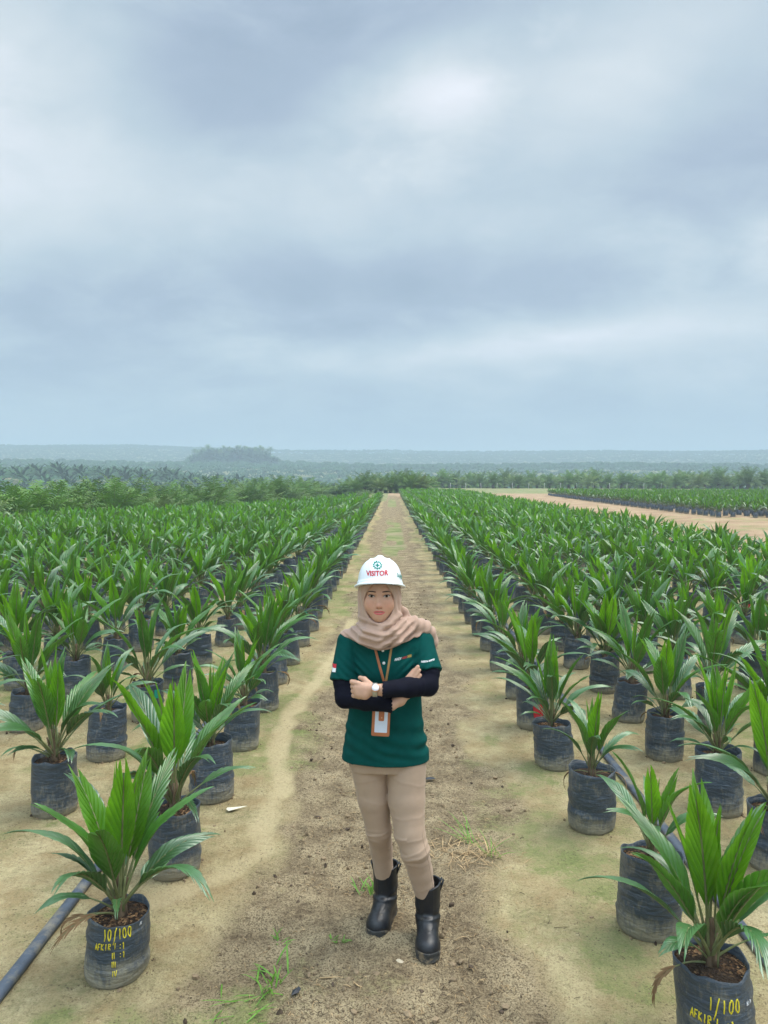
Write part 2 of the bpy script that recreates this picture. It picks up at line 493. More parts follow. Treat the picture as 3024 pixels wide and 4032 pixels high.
def ground_mat():
    m = new_mat('sandy_soil'); t = m.node_tree; L = t.links.new
    out = N(t, 'ShaderNodeOutputMaterial'); p = N(t, 'ShaderNodeBsdfPrincipled', inp={'Roughness': 0.93, 'Specular IOR Level': 0.15})
    geo = N(t, 'ShaderNodeNewGeometry')
    at = N(t, 'ShaderNodeAttribute', attribute_name='mask'); sp = N(t, 'ShaderNodeSeparateColor'); L(at.outputs['Color'], sp.inputs[0])
    cl = N(t, 'ShaderNodeAttribute', attribute_name='clay')

    def noise(scale, detail=5, rough=0.6, st=(1, 1, 1)):
        mp = N(t, 'ShaderNodeMapping'); mp.inputs['Scale'].default_value = st; L(geo.outputs['Position'], mp.inputs[0])
        n = N(t, 'ShaderNodeTexNoise', inp={'Scale': scale, 'Detail': detail, 'Roughness': rough}); L(mp.outputs[0], n.inputs['Vector'])
        return n.outputs['Fac']

    def mix(f, a, b):
        x = N(t, 'ShaderNodeMix', data_type='RGBA')
        for i, v in ((0, f), (6, a), (7, b)):
            if isinstance(v, tuple): x.inputs[i].default_value = (*v, 1)
            elif isinstance(v, float): x.inputs[i].default_value = v
            else: L(v, x.inputs[i])
        return x.outputs[2]

    def rng_(v, a, b, c=0.0, d=1.0):
        r = N(t, 'ShaderNodeMapRange', inp={1: a, 2: b, 3: c, 4: d}); L(v, r.inputs[0]); return r.outputs[0]

    def mul(a, b):
        x = N(t, 'ShaderNodeMath', operation='MULTIPLY')
        for i, v in enumerate((a, b)):
            if isinstance(v, float): x.inputs[i].default_value = v
            else: L(v, x.inputs[i])
        return x.outputs[0]
    nb, nm, nf, nff = noise(0.9, 4), noise(5.0, 5), noise(34.0, 5, 0.7), noise(140.0, 3, 0.6)
    sand = mix(rng_(nb, 0.35, 0.65), (0.45, 0.368, 0.198), (0.53, 0.440, 0.255))
    sand = mix(rng_(nm, 0.40, 0.62), sand, (0.36, 0.27, 0.14))
    sand = mix(rng_(nff, 0.52, 0.68, 0.0, 0.7), sand, (0.20, 0.145, 0.075))
    # olive-grey mottling everywhere on the sand, in ragged patches
    mot = mul(rng_(noise(1.3, 7, 0.72), 0.46, 0.60), rng_(noise(11.0, 6, 0.75), 0.42, 0.58, 0.25, 1.0))
    sand = mix(mul(mot, 0.85), sand, mix(rng_(nf, 0.4, 0.6), (0.20, 0.185, 0.085), (0.34, 0.29, 0.15)))
    sand = mix(mul(rng_(noise(24.0, 6, 0.8), 0.56, 0.66), 0.75), sand, (0.17, 0.125, 0.07))
    sand = mix(mul(rng_(noise(62.0, 5, 0.8), 0.54, 0.64), 0.6), sand, (0.21, 0.165, 0.09))
    sand = mix(mul(rng_(noise(47.0, 5, 0.8), 0.60, 0.68), 0.6), sand, (0.66, 0.56, 0.36))
    rill = mix(rng_(nf, 0.3, 0.7), (0.545, 0.445, 0.265), (0.47, 0.38, 0.215))
    dirt = mix(rng_(nf, 0.35, 0.62), (0.150, 0.110, 0.066), (0.325, 0.250, 0.148))
    dirt = mix(rng_(nm, 0.42, 0.60), dirt, (0.41, 0.325, 0.195))
    dirt = mix(rng_(nff, 0.50, 0.64, 0.0, 0.85), dirt, (0.055, 0.036, 0.022))
    dirt = mix(mul(rng_(noise(20.0, 6, 0.8), 0.52, 0.64), 0.8), dirt, (0.085, 0.058, 0.036))
    dirt = mix(mul(rng_(noise(58.0, 5, 0.8), 0.54, 0.64), 0.7), dirt, (0.075, 0.05, 0.03))
    dirt = mix(mul(rng_(noise(27.0, 6, 0.8), 0.60, 0.68), 0.8), dirt, (0.46, 0.36, 0.22))
    alg = mix(rng_(nf, 0.35, 0.65), (0.115, 0.165, 0.045), (0.25, 0.265, 0.095))
    alg = mix(rng_(nm, 0.40, 0.60, 0.0, 0.5), alg, (0.42, 0.35, 0.19))
    alg = mix(rng_(nff, 0.52, 0.68, 0.0, 0.6), alg, (0.09, 0.13, 0.045))
    clay = mix(rng_(noise(0.6, 5), 0.38, 0.62), (0.42, 0.30, 0.185), (0.31, 0.205, 0.125))
    clay = mix(rng_(nm, 0.5, 0.7, 0.0, 0.6), clay, (0.27, 0.18, 0.11))
    grs = mix(rng_(noise(1.4, 5), 0.4, 0.6), (0.135, 0.175, 0.060), (0.27, 0.26, 0.12))
    grs = mix(rng_(noise(0.35, 4), 0.5, 0.62, 0.0, 0.8), grs, (0.30, 0.25, 0.15))
    col = mix(rng_(cl.outputs['Fac'], 0.3, 0.7), sand, clay)
    # masks broken up at fine scale
    fd = rng_(mul(sp.outputs[0], rng_(nf, 0.25, 0.65, 0.6, 1.5)), 0.10, 0.62)
    col = mix(fd, col, dirt)
    fa = rng_(mul(mul(sp.outputs[1], rng_(noise(2.2, 6, 0.7), 0.34, 0.58, 0.25, 1.7)), rng_(nf, 0.30, 0.62, 0.2, 1.8)), 0.15, 0.95, 0.0, 0.85)
    col = mix(fa, col, alg)
    col = mix(rng_(mul(sp.outputs[2], rng_(nf, 0.30, 0.60, 0.5, 1.4)), 0.20, 1.2, 0.0, 0.8), col, rill)
    # dark crumbs and straw-coloured bits on the sand
    vo = N(t, 'ShaderNodeTexVoronoi', inp={'Scale': 46.0}); L(geo.outputs['Position'], vo.inputs['Vector'])
    cr = mul(rng_(vo.outputs['Distance'], 0.26, 0.10), rng_(noise(2.6, 3), 0.45, 0.58))
    col = mix(mul(cr, 0.75), col, (0.10, 0.075, 0.05))
    al = N(t, 'ShaderNodeMath', operation='MULTIPLY'); L(at.outputs['Alpha'], al.inputs[0]); al.inputs[1].default_value = 1.0
    col = mix(rng_(mul(al.outputs[0], rng_(noise(3.0, 4), 0.3, 0.6, 0.6, 1.4)), 0.25, 0.7), col, grs)
    L(col, p.inputs['Base Color'])
    b1 = N(t, 'ShaderNodeBump', inp={'Strength': 1.0, 'Distance': 0.022}); L(nf, b1.inputs['Height'])
    b2 = N(t, 'ShaderNodeBump', inp={'Strength': 1.0, 'Distance': 0.007}); L(nff, b2.inputs['Height']); L(b1.outputs[0], b2.inputs['Normal'])
    b3 = N(t, 'ShaderNodeBump', inp={'Strength': 0.8, 'Distance': 0.03}); L(nm, b3.inputs['Height']); L(b2.outputs[0], b3.inputs['Normal']); L(b3.outputs[0], p.inputs['Normal'])
    L(p.outputs[0], out.inputs[0])
    return m


build_ground()


def gz(x, y):
    """ground height where something is set down"""
    X = np.array([float(x)]); Y = np.array([float(y)])
    Z = terrain(X, Y)[0] + 0.012 * fbm(X * 1.6, Y * 1.6, 0, 51)[0]
    d = masks(X, Y)[0][0]
    return float(Z - 0.004 * d)
# ------------------------------------------------------------------ potted oil palm seedlings
M_YOUNG = mat('leaf_young', (0.080, 0.220, 0.014), 0.42, 0.22, 9, 0.5, 0, trans=0.40, tcol=(0.19, 0.46, 0.015), obj_var=0.15, hue=0.012)
M_MID = mat('leaf_grown', (0.056, 0.172, 0.022), 0.36, 0.30, 9, 0.9, 0, spots=((0.20, 0.14, 0.06), 0.69, 0.73, 13.0, 0.8), trans=0.24, tcol=(0.09, 0.27, 0.02), obj_var=0.2, hue=0.012)
M_OLD = mat('leaf_old', (0.056, 0.146, 0.042), 0.38, 0.25, 9, 1.0, 0, spots=((0.22, 0.15, 0.07), 0.66, 0.71, 13.0, 0.85), trans=0.12, tcol=(0.06, 0.18, 0.03), obj_var=0.25, hue=0.01)
M_PET = mat('leaf_stalk', (0.17, 0.19, 0.08), 0.55, 0.3, 25, 0.4, obj_var=0.2)
M_STEM = mat('fibrous_stem', (0.15, 0.105, 0.065), 0.85, 0.5, 40, 0.2, 0.003, 90, stretch=(1, 1, 0.25))
M_TAGR = mat('red_tag', (0.45, 0.02, 0.03), 0.5, 0.1)
M_TAGT = mat('teal_tag', (0.01, 0.28, 0.20), 0.5, 0.1)
M_PAINT = mat('yellow_paint', (0.75, 0.62, 0.03), 0.6, 0.25, 60)
M_WHITEP = mat('white_paint', (0.75, 0.76, 0.78), 0.6, 0.1, 60)


def bag_mat():
    m = new_mat('black_polybag'); t = m.node_tree; L = t.links.new
    out = N(t, 'ShaderNodeOutputMaterial'); p = N(t, 'ShaderNodeBsdfPrincipled', inp={'Specular IOR Level': 0.5})
    tc = N(t, 'ShaderNodeTexCoord'); oi = N(t, 'ShaderNodeObjectInfo')
    om = N(t, 'ShaderNodeMath', operation='MULTIPLY'); om.inputs[1].default_value = 37.0; L(oi.outputs['Random'], om.inputs[0]); vm = N(t, 'ShaderNodeVectorMath', operation='ADD'); L(tc.outputs['Object'], vm.inputs[0]); L(om.outputs[0], vm.inputs[1])
    sx = N(t, 'ShaderNodeSeparateXYZ'); L(tc.outputs['Object'], sx.inputs[0])
    mp = N(t, 'ShaderNodeMapping'); mp.inputs['Scale'].default_value = (1, 1, 0.28); L(vm.outputs[0], mp.inputs[0])
    n1 = N(t, 'ShaderNodeTexNoise', inp={'Scale': 75.0, 'Detail': 5.0, 'Roughness': 0.7}); L(mp.outputs[0], n1.inputs['Vector'])
    n2 = N(t, 'ShaderNodeTexNoise', inp={'Scale': 9.0, 'Detail': 4.0, 'Roughness': 0.6}); L(vm.outputs[0], n2.inputs['Vector'])
    # mud splashes reach up from the foot of the bag
    up = N(t, 'ShaderNodeMapRange', inp={1: 0.13, 2: 0.0, 3: 0.0, 4: 0.55}); L(sx.outputs['Z'], up.inputs[0])
    a = N(t, 'ShaderNodeMath', operation='MULTIPLY_ADD'); L(n2.outputs['Fac'], a.inputs[0]); a.inputs[1].default_value = 0.9; L(up.outputs[0], a.inputs[2])
    b = N(t, 'ShaderNodeMath', operation='MULTIPLY_ADD'); L(n1.outputs['Fac'], b.inputs[0]); b.inputs[1].default_value = 0.9; L(a.outputs[0], b.inputs[2])
    r = N(t, 'ShaderNodeMapRange', inp={1: 0.92, 2: 1.34, 3: 0.02, 4: 0.85}); L(b.outputs[0], r.inputs[0])
    mx = N(t, 'ShaderNodeMix', data_type='RGBA'); L(r.outputs[0], mx.inputs[0])
    cb = N(t, 'ShaderNodeMix', data_type='RGBA'); cb.inputs[6].default_value = (0.024, 0.038, 0.056, 1); cb.inputs[7].default_value = (0.054, 0.077, 0.106, 1)
    L(n2.outputs['Fac'], cb.inputs[0]); L(cb.outputs[2], mx.inputs[6]); mx.inputs[7].default_value = (0.30, 0.27, 0.19, 1)
    L(mx.outputs[2], p.inputs['Base Color'])
    rr = N(t, 'ShaderNodeMapRange', inp={1: 0.0, 2: 0.7, 3: 0.36, 4: 0.8}); L(r.outputs[0], rr.inputs[0]); L(rr.outputs[0], p.inputs['Roughness'])
    mp2 = N(t, 'ShaderNodeMapping'); mp2.inputs['Scale'].default_value = (1, 1, 3.2); L(vm.outputs[0], mp2.inputs[0])
    n3 = N(t, 'ShaderNodeTexNoise', inp={'Scale': 16.0, 'Detail': 4.0, 'Roughness': 0.55}); L(mp2.outputs[0], n3.inputs['Vector'])
    bp = N(t, 'ShaderNodeBump', inp={'Strength': 0.9, 'Distance': 0.013}); L(n3.outputs['Fac'], bp.inputs['Height']); L(bp.outputs[0], p.inputs['Normal'])
    L(p.outputs[0], out.inputs[0])
    return m


def soil_mat():
    m = new_mat('husk_mulch'); t = m.node_tree; L = t.links.new
    out = N(t, 'ShaderNodeOutputMaterial'); p = N(t, 'ShaderNodeBsdfPrincipled', inp={'Roughness': 0.9, 'Specular IOR Level': 0.2})
    tc = N(t, 'ShaderNodeTexCoord')
    vo = N(t, 'ShaderNodeTexVoronoi', inp={'Scale': 110.0}); L(tc.outputs['Object'], vo.inputs['Vector'])
    sc = N(t, 'ShaderNodeSeparateColor'); L(vo.outputs['Color'], sc.inputs[0])
    cr = ramp(t, [(0.0, (0.03, 0.018, 0.012)), (0.42, (0.07, 0.04, 0.022)), (0.6, (0.20, 0.105, 0.05)), (0.8, (0.33, 0.20, 0.10)), (1.0, (0.50, 0.38, 0.24))], 'CONSTANT')
    L(sc.outputs[0], cr.inputs[0])
    no = N(t, 'ShaderNodeTexNoise', inp={'Scale': 9.0}); L(tc.outputs['Object'], no.inputs['Vector'])
    mr = N(t, 'ShaderNodeMapRange', inp={1: 0.42, 2: 0.6}); L(no.outputs['Fac'], mr.inputs[0])
    mx = N(t, 'ShaderNodeMix', data_type='RGBA'); L(mr.outputs[0], mx.inputs[0]); mx.inputs[6].default_value = (0.04, 0.027, 0.018, 1); L(cr.outputs[0], mx.inputs[7])
    L(mx.outputs[2], p.inputs['Base Color'])
    bp = N(t, 'ShaderNodeBump', inp={'Strength': 1.0, 'Distance': 0.01}); L(vo.outputs['Distance'], bp.inputs['Height']); L(bp.outputs[0], p.inputs['Normal'])
    L(p.outputs[0], out.inputs[0])
    return m


M_BAG, M_SOIL = bag_mat(), soil_mat()


def frond_arrays(L, pet, width, npl, nt, bend, split=0.0, fold=0.5, droop=0.1, mi=1, seed=0, nr=9, lowpoly=False, sway=0.0, tipw=0.10):
    """a seedling frond: stalk, then a pleated lance-shaped blade; its ribs leave the midrib obliquely and run to the margin.
    grows along +Z and bends towards +X.  material index: mi blade, 3 stalk"""
    rg = np.random.default_rng(seed)
    S = np.linspace(0, 1, 40)
    phi = bend * 1.12 * S ** 1.5
    ps = sway * S ** 2
    ds = L / 39
    RX = np.concatenate([[0], np.cumsum(np.sin(phi[:-1]) * ds)])
    RZ = np.concatenate([[0], np.cumsum(np.cos(phi[:-1]) * ds)])
    RY = np.concatenate([[0], np.cumsum(ps[:-1] * ds)])

    def R(s): return np.stack([np.interp(s, S, RX), np.interp(s, S, RY), np.interp(s, S, RZ)], -1)
    mb = MB()
    s0 = pet
    asym = rg.uniform(0.85, 1.1, 2)
    tipx = rg.uniform(-0.03, 0.03)

    width = width * 1.16

    def lat(m, sg):
        """half width of the blade at m in 0..1 along it"""
        p = np.sin(np.pi * np.clip(m, 0, 1) ** 0.80) ** 0.85
        p = np.maximum(p, 0) * (1 - m) ** 0.12
        return width * asym[0 if sg < 0 else 1] * (p + tipw * sstep(0.75, 1.0, m))
    wav = rg.uniform(0, 6.28, 2)
    tt = np.linspace(0, 1, nt)
    for sg in (-1, 1):
        ub = np.linspace(0, 1, npl + 1)
        uc = (ub[:-1] + ub[1:]) / 2
        mlong = 1.0 if sg > 0 else rg.uniform(0.90, 0.99)

        def pt(u, t, zig):
            ms = u * 0.70                                   # where the rib leaves the midrib
            me_ = (0.20 + 0.80 * u ** 0.80) * mlong          # where it meets the margin
            m = ms + (me_ - ms) * t
            lw = lat(me_, sg) * t ** 0.95 * (0.25 + 0.75 * (1 - u)) ** 0.0
            s = s0 + (1 - s0) * m
            base = R(s)
            ph = np.interp(s, S, phi)
            Nn = np.stack([-np.cos(ph), 0 * ph, np.sin(ph)], -1)
            Sd = np.zeros_like(Nn); Sd[..., 1] = sg
            f = fold * (1 - 0.35 * t) * (1 - 0.3 * m)
            P = base + (lw * np.cos(f))[..., None] * Sd + (lw * np.sin(f))[..., None] * Nn
            P = P + (zig * width * 0.115 * np.sin(np.pi * np.clip(t * 0.85 + 0.12, 0, 1)) ** 0.7 * (1 - m) ** 0.3)[..., None] * Nn
            P = P + (width * 0.10 * np.sin(m * 11 + wav[0 if sg < 0 else 1]) * t ** 2)[..., None] * Nn
            P[..., 2] -= droop * L * 0.5 * np.clip(m - 0.35, 0, 1) ** 2 + droop * 0.6 * lw * t
            P[..., 0] += droop * L * 0.2 * np.clip(m - 0.35, 0, 1) ** 2
            return P
        for i in range(npl):
            cut = split > 0 and uc[i] < rg.uniform(0.55, 0.95)
            sp = 1.0 - split * rg.uniform(0.7, 1.3) if cut else 0.97
            k = np.clip((tt - sp) / (1 - sp + 1e-6), 0, 1) * (0.93 if cut else 0.10)
            a = pt(np.full(nt, ub[i]), tt, -np.ones(nt)); b = pt(np.full(nt, ub[i + 1]), tt, -np.ones(nt))
            c = pt(np.full(nt, uc[i]), tt * (1.0 if not cut else 1.06), np.ones(nt) * rg.uniform(0.6, 1.1))
            a = a * (1 - k[:, None]) + c * k[:, None]; b = b * (1 - k[:, None]) + c * k[:, None]
            j = np.arange(nt - 1)
            if lowpoly:
                V = np.concatenate([a, b])
                F = np.stack([j, j + 1, nt + j + 1, nt + j], -1)
            else:
                V = np.concatenate([a, c, b])
                F = np.concatenate([np.stack([j, j + 1, nt + j + 1, nt + j], -1), np.stack([nt + j, nt + j + 1, 2 * nt + j + 1, 2 * nt + j], -1)])
            mb.add(V, F, mi)
    # stalk and midrib
    ss = np.linspace(0, 0.88, nr)
    rad = np.interp(ss, [0, pet, 1], [0.0080, 0.0042, 0.0012]) * (L / 0.55)
    PR = R(ss)
    V, F = tube(PR, rad, 4 if lowpoly else 5, False)
    if droop:
        m = np.clip((np.repeat(ss, 4 if lowpoly else 5) - s0) / (1 - s0) - 0.35, 0, 1) ** 2
        V[:, 2] -= droop * L * 0.5 * m; V[:, 0] += droop * L * 0.2 * m
    mb.add(V, F, 3)
    return mb


def specs(k, rg, narrow=False):
    """frond table for one plant: (class, azimuth, tilt, length scale)"""
    n = int(rg.integers(17, 23)) if not narrow else 11
    az0 = rg.uniform(0, 6.28)
    out = []
    for i in range(n):
        f = i / (n - 1)                    # 0 young/inner .. 1 old/outer
        az = az0 + i * 2.3999 + rg.uniform(-0.35, 0.35)
        tilt = math.radians(2 + 50 * f ** 1.1 + rg.uniform(-8, 8))
        if f < 0.12: c = 0
        elif f < 0.34: c = 1
        elif f < 0.58: c = 2
        elif f < 0.82: c = 3
        else: c = 4
        if narrow: tilt *= 0.62; c = min(c, 3)
        sc = [0.90, 0.96, 0.96, 0.90, 0.70][c] * rg.uniform(0.86, 1.1)
        out.append((c, az, tilt, sc))
    for q in range(int(rg.integers(0, 3))):        # a withered frond or two at the foot
        out.append((5, rg.uniform(0, 6.28), math.radians(rg.uniform(50, 80)), rg.uniform(.8, 1.1)))
    return out


# class: (L, pet, width, npl, nt, bend, split, fold, droop, material)
CLS = [
    [(0.50, 0.26, 0.016, 5, 8, 0.08, 0, 1.35, 0.0, 0), (0.56, 0.24, 0.024, 6, 8, 0.14, 0, 1.15, 0.0, 0)],
    [(0.60, 0.22, 0.047, 8, 9, 0.22, 0, 0.60, 0.05, 0), (0.56, 0.22, 0.052, 8, 9, 0.38, 0, 0.50, 0.08, 0), (0.62, 0.22, 0.044, 9, 9, 0.30, 0, 0.70, 0.10, 1)],
    [(0.64, 0.20, 0.050, 9, 9, 0.62, 0, 0.50, 0.20, 1), (0.66, 0.20, 0.046, 9, 9, 0.80, 0.18, 0.55, 0.28, 1), (0.60, 0.21, 0.054, 9, 9, 0.50, 0, 0.40, 0.18, 1), (0.62, 0.22, 0.040, 9, 9, 0.95, 0, 0.65, 0.30, 2)],
    [(0.64, 0.20, 0.048, 9, 9, 0.95, 0.0, 0.45, 0.36, 2), (0.60, 0.20, 0.044, 9, 9, 1.15, 0.40, 0.45, 0.40, 2), (0.66, 0.19, 0.046, 9, 9, 0.85, 0.15, 0.40, 0.34, 2), (0.60, 0.21, 0.050, 9, 9, 1.05, 0.0, 0.35, 0.42, 2)],
    [(0.50, 0.30, 0.036, 7, 8, 0.75, 0.15, 0.35, 0.30, 2), (0.44, 0.32, 0.042, 7, 8, 1.05, 0.0, 0.3, 0.40, 2), (0.52, 0.30, 0.030, 7, 8, 0.9, 0.3, 0.35, 0.36, 2)],
    [(0.34, 0.35, 0.020, 5, 6, 1.7, 0.5, 0.9, 0.5, 4), (0.28, 0.4, 0.016, 5, 6, 2.0, 0.3, 1.1, 0.4, 4)],
]
M_DEAD = mat('dead_frond', (0.22, 0.13, 0.06), 0.85, 0.3, 20)
MLEAF = [M_YOUNG, M_MID, M_OLD, M_PET, M_DEAD]
FR_HD = [[frond_arrays(*a[:9], mi=a[9], seed=100 + 10 * ci + q, sway=(-0.10, 0.12, 0.04)[q % 3]) for q, a in enumerate(cl)] for ci, cl in enumerate(CLS)]
FR_ME = [[mb.build('frond', MLEAF) for mb in cl] for cl in FR_HD]
FR_MD = [[frond_arrays(a[0], a[1], a[2], 5, 5, *a[5:9], mi=a[9], seed=100 + 10 * ci + q, nr=4) for q, a in enumerate(cl)] for ci, cl in enumerate(CLS)]
FR_LO = [[frond_arrays(a[0], a[1], a[2], 2, 4, *a[5:9], mi=a[9], seed=100 + 10 * ci + q, lowpoly=True, nr=2) for q, a in enumerate(cl)] for ci, cl in enumerate(CLS)]


def frond_matrix(az, tilt, sc, base_r=0.012, z=0.0):
    return Matrix.Rotation(az, 4, 'Z') @ Matrix.Translation((base_r, 0, z)) @ Matrix.Rotation(tilt, 4, 'Y') @ Matrix.Rotation(0.5 * math.sin(az * 5 + tilt * 9), 4, 'Z') @ Matrix.Scale(sc, 4)


def bag_arrays(h, r, seed, na=36, nz=20, depth=0.035):
    rg = np.random.default_rng(seed)
    a = np.linspace(0, 2 * np.pi, na, endpoint=False)
    z = np.concatenate([[0.0, 0.004], np.linspace(0.015, h, nz)])
    A, Z = np.meshgrid(a, z, indexing='ij')
    u = Z / h
    prof = np.interp(u, [0, 0.03, 0.12, 0.5, 0.9, 1.0], [0.90, 0.985, 1.03, 1.02, 0.985, 0.99])
    ph = rg.uniform(0, 6.28, 4)
    rad = r * prof * (1 + 0.025 * np.cos(2 * A + ph[0]) + 0.015 * np.cos(3 * A + ph[1]))
    low = np.exp(-((u - rg.uniform(0.28, 0.42)) / 0.22) ** 2)
    for k in range(9):                       # sagging horizontal creases
        zc = rg.uniform(0.12, 0.75) * h
        ac = rg.uniform(0, 6.28)
        wdt = rg.uniform(0.6, 1.4)
        sag = 0.018 * np.cos(A - ac)
        dd = (Z - zc - sag) / (0.012 + 0.004 * rg.random())
        rad += (0.0046 * np.exp(-dd ** 2) - 0.0036 * np.exp(-(dd - 1.6) ** 2)) * np.exp(-((np.mod(A - ac + np.pi, 2 * np.pi) - np.pi) / wdt) ** 2)
    rad += 0.0030 * low * vnoise(np.cos(A) * 2.2, np.sin(A) * 2.2, Z * 34, seed)
    rad += 0.0042 * vnoise(np.cos(A) * 3, np.sin(A) * 3, Z * 12, seed + 1)
    lean = rg.normal(0, 0.030, 2)
    bend = (u - 0.0) * h
    X = rad * np.cos(A) + lean[0] * u ** 1.3; Y = rad * np.sin(A) + lean[1] * u ** 1.3
    tiltr = rg.normal(0, 0.006)
    Zt = Z + tiltr * np.cos(A + ph[2]) * u + 0.014 * vnoise(np.cos(A) * 2.5, np.sin(A) * 2.5, 0, seed + 2) * sstep(0.9, 1, u)
    V = np.stack([X, Y, Zt], -1)
    # inside wall down to the soil
    top = V[:, -1].copy(); c = np.array([lean[0], lean[1], 0])
    i0 = top.copy(); i0[:, :2] = c[:2] + (top[:, :2] - c[:2]) * 0.965; i0[:, 2] -= 0.001
    i1 = i0.copy(); i1[:, :2] = c[:2] + (top[:, :2] - c[:2]) * 0.95; i1[:, 2] = h - depth - 0.012
    V = np.concatenate([V, i0[:, None], i1[:, None]], 1)
    F = grid_faces(na, V.shape[1], True)
    # soil
    nr = 7
    q = np.linspace(0.0, 1.0, nr)
    SA, SQ = np.meshgrid(a, q, indexing='ij')
    edge = np.linalg.norm(i1[:, :2] - c[:2], axis=1)[:, None] * 1.012
    SX = c[0] + SQ * edge * np.cos(SA); SY = c[1] + SQ * edge * np.sin(SA)
    SZ = h - depth + 0.010 * (1 - SQ ** 2) + 0.005 * vnoise(SX * 55, SY * 55, 0, seed + 3) * (SQ < 0.99)
    Sv = np.stack([SX, SY, SZ], -1)
    SF = grid_faces(na, nr, True)
    return V.reshape(-1, 3), F, Sv.reshape(-1, 3), SF, c, h - depth


BAGS = []
for k in range(9):
    hh = [0.25, 0.34, 0.32, 0.365, 0.33, 0.30, 0.35, 0.325, 0.31][k]
    V, F, SV, SF, c, zs = bag_arrays(hh, 0.117 if k == 0 else 0.125, 300 + k, depth=[.03, .045, .05, .03, .035, .04, .05, .03, .04][k])
    BAGS.append((mesh('grow_bag', V, F[:, ::-1], [M_BAG]), mesh('soil', SV, SF[:, ::-1], [M_SOIL]), c, zs, hh))


def stem_mesh(seed):
    rg = np.random.default_rng(seed)
    mb = MB()
    zz = np.linspace(-0.02, 0.17, 9)
    V, F = tube(np.stack([0.004 * np.sin(zz * 30), 0.004 * np.cos(zz * 22), zz], -1), np.interp(zz, [-.02, 0.03, 0.10, 0.17], [0.030, 0.024, 0.019, 0.010]), 9)
    mb.add(V, F, 0)
    for i in range(7):                       # old leaf sheaths hugging the stem
        a = i * 2.4 + rg.uniform(-.3, .3)
        z0 = rg.uniform(0.0, 0.03); z1 = z0 + rg.uniform(0.07, 0.16)
        d = np.array([math.cos(a), math.sin(a), 0])
        zz = np.linspace(0, 1, 5)
        P = d * (0.018 + 0.016 * zz[:, None] ** 2) + np.array([0, 0, 1]) * (z0 + (z1 - z0) * zz)[:, None]
        V, F = tube(P, np.interp(zz, [0, 1], [0.010, 0.004]), 5, True)
        mb.add(V, F, 1 if i % 2 else 0)
    return mb.build('stem', [M_STEM, M_PET])


STEMS = [stem_mesh(s) for s in (1, 2, 3)]


def foliage_mb(FR, seed, zoff=0.03):
    rg = np.random.default_rng(seed)
    mb = MB()
    for (c, az, tilt, sc) in specs(0, rg):
        v = int(rg.integers(0, len(FR[c])))
        M = np.array(frond_matrix(az, tilt, sc, 0.012, zoff))
        V, Fs, Mi, _ = FR[c][v].arrays()
        V2 = V @ M[:3, :3].T + M[:3, 3]
        mb.add(V2, Fs[0], Mi)
    return mb


FOL_MD = [foliage_mb(FR_MD, 500 + k).build('foliage', MLEAF) for k in range(9)]

# ---- where the bags stand (metres; measured rows on either side of the path)
plants = []   # x, y, side, row, scale, bag, seed
SPECIAL = {}


def add_row(side, row, x, ys, sc=None):
    for i, y in enumerate(ys):
        plants.append(dict(x=x + (rng.normal(0, 0.02) if i > 4 else rng.normal(0, 0.006)), y=y, side=side, row=row, s=(sc[i] if sc and i < len(sc) else float(rng.uniform(0.90, 1.18)))))


def cont(ys, end, step=0.865):
    ys = list(ys)
    while ys[-1] + step < end:
        ys.append(ys[-1] + step + rng.normal(0, 0.03))
    return ys


add_row('left', 1, -1.085, cont([2.93, 3.72, 4.58, 5.46, 6.37, 7.22, 8.0, 8.87], 66), [1.06, 1.22, 0.92, 0.88, 1.15, 1.05, 0.95, 1.0])
add_row('left', 2, -1.975, cont([2.75, 3.55, 4.39, 5.24, 6.11, 7.01, 7.93, 8.88, 9.88], 62), [0.9, 0.85, 1.12, 0.78, 1.15, 0.88, 1.0, 1.0])
add_row('left', 3, -2.83, cont([4.10, 4.95, 5.85, 6.76, 7.74], 58), [1.0, 1.05, 1.12, 1.0, 1.02])
offs = [0.75, 0.45, 0.1, 0.6, 0.3, 0.8]
x = -3.46
for row in range(4, 34):
    y0 = 7.13 - 0.865 * 3 if row == 4 else 6.0 + 0.865 * (offs[row % 6]) - 0.865
    y0 = max(y0, abs(x) * 1.35 - 2.5) if row > 5 else y0
    y0 = 7.13 + 0.865 * round((y0 - 7.13) / 0.865) + (0.43 if row % 2 else 0)
    add_row('left', row, x, cont([y0], float(edge_left(np.array([x]))[0])))
    x -= 0.84
add_row('right', 1, 1.105, cont([2.52, 3.24, 4.21, 5.13, 5.93, 6.74, 7.71, 8.63, 9.45, 10.25, 11.05], 88), [1.0, 0.74, 0.78, 0.92, 1.0, 0.95, 0.95])
add_row('right', 2, 1.90, cont([2.95, 3.77, 4.42, 5.31, 6.12, 6.95, 7.84], 88), [1.0, 1.08, 0.92, 1.02, 1.0, 1.0])
x = 2.52
for row in range(3, 10):
    y0 = {3: 3.1, 4: 4.4}.get(row, 3.4 + row * 0.6)
    add_row('right', row, x, cont([y0 + (0.2 if row == 3 else 0.0)], 88))
    x += 0.80
plants = [p for p in plants if p['y'] > 2.3]
# inside the picture (with the leaves' reach)?
for p in plants:
    p['d'] = math.hypot(p['x'], p['y'])
    p['ang'] = p['x'] / p['y'] + YAW
vis = [p for p in plants if abs(p['ang']) < 0.515 + 0.36 / p['y']]
vis.sort(key=lambda p: p['d'])
NEAR_N, THING_N = 64, 300
ORD = ['first', 'second', 'third', 'fourth', 'fifth', 'sixth', 'seventh', 'eighth', 'ninth', 'tenth', 'eleventh', 'twelfth',
       'thirteenth', 'fourteenth', 'fifteenth', 'sixteenth', 'seventeenth', 'eighteenth', 'nineteenth', 'twentieth']


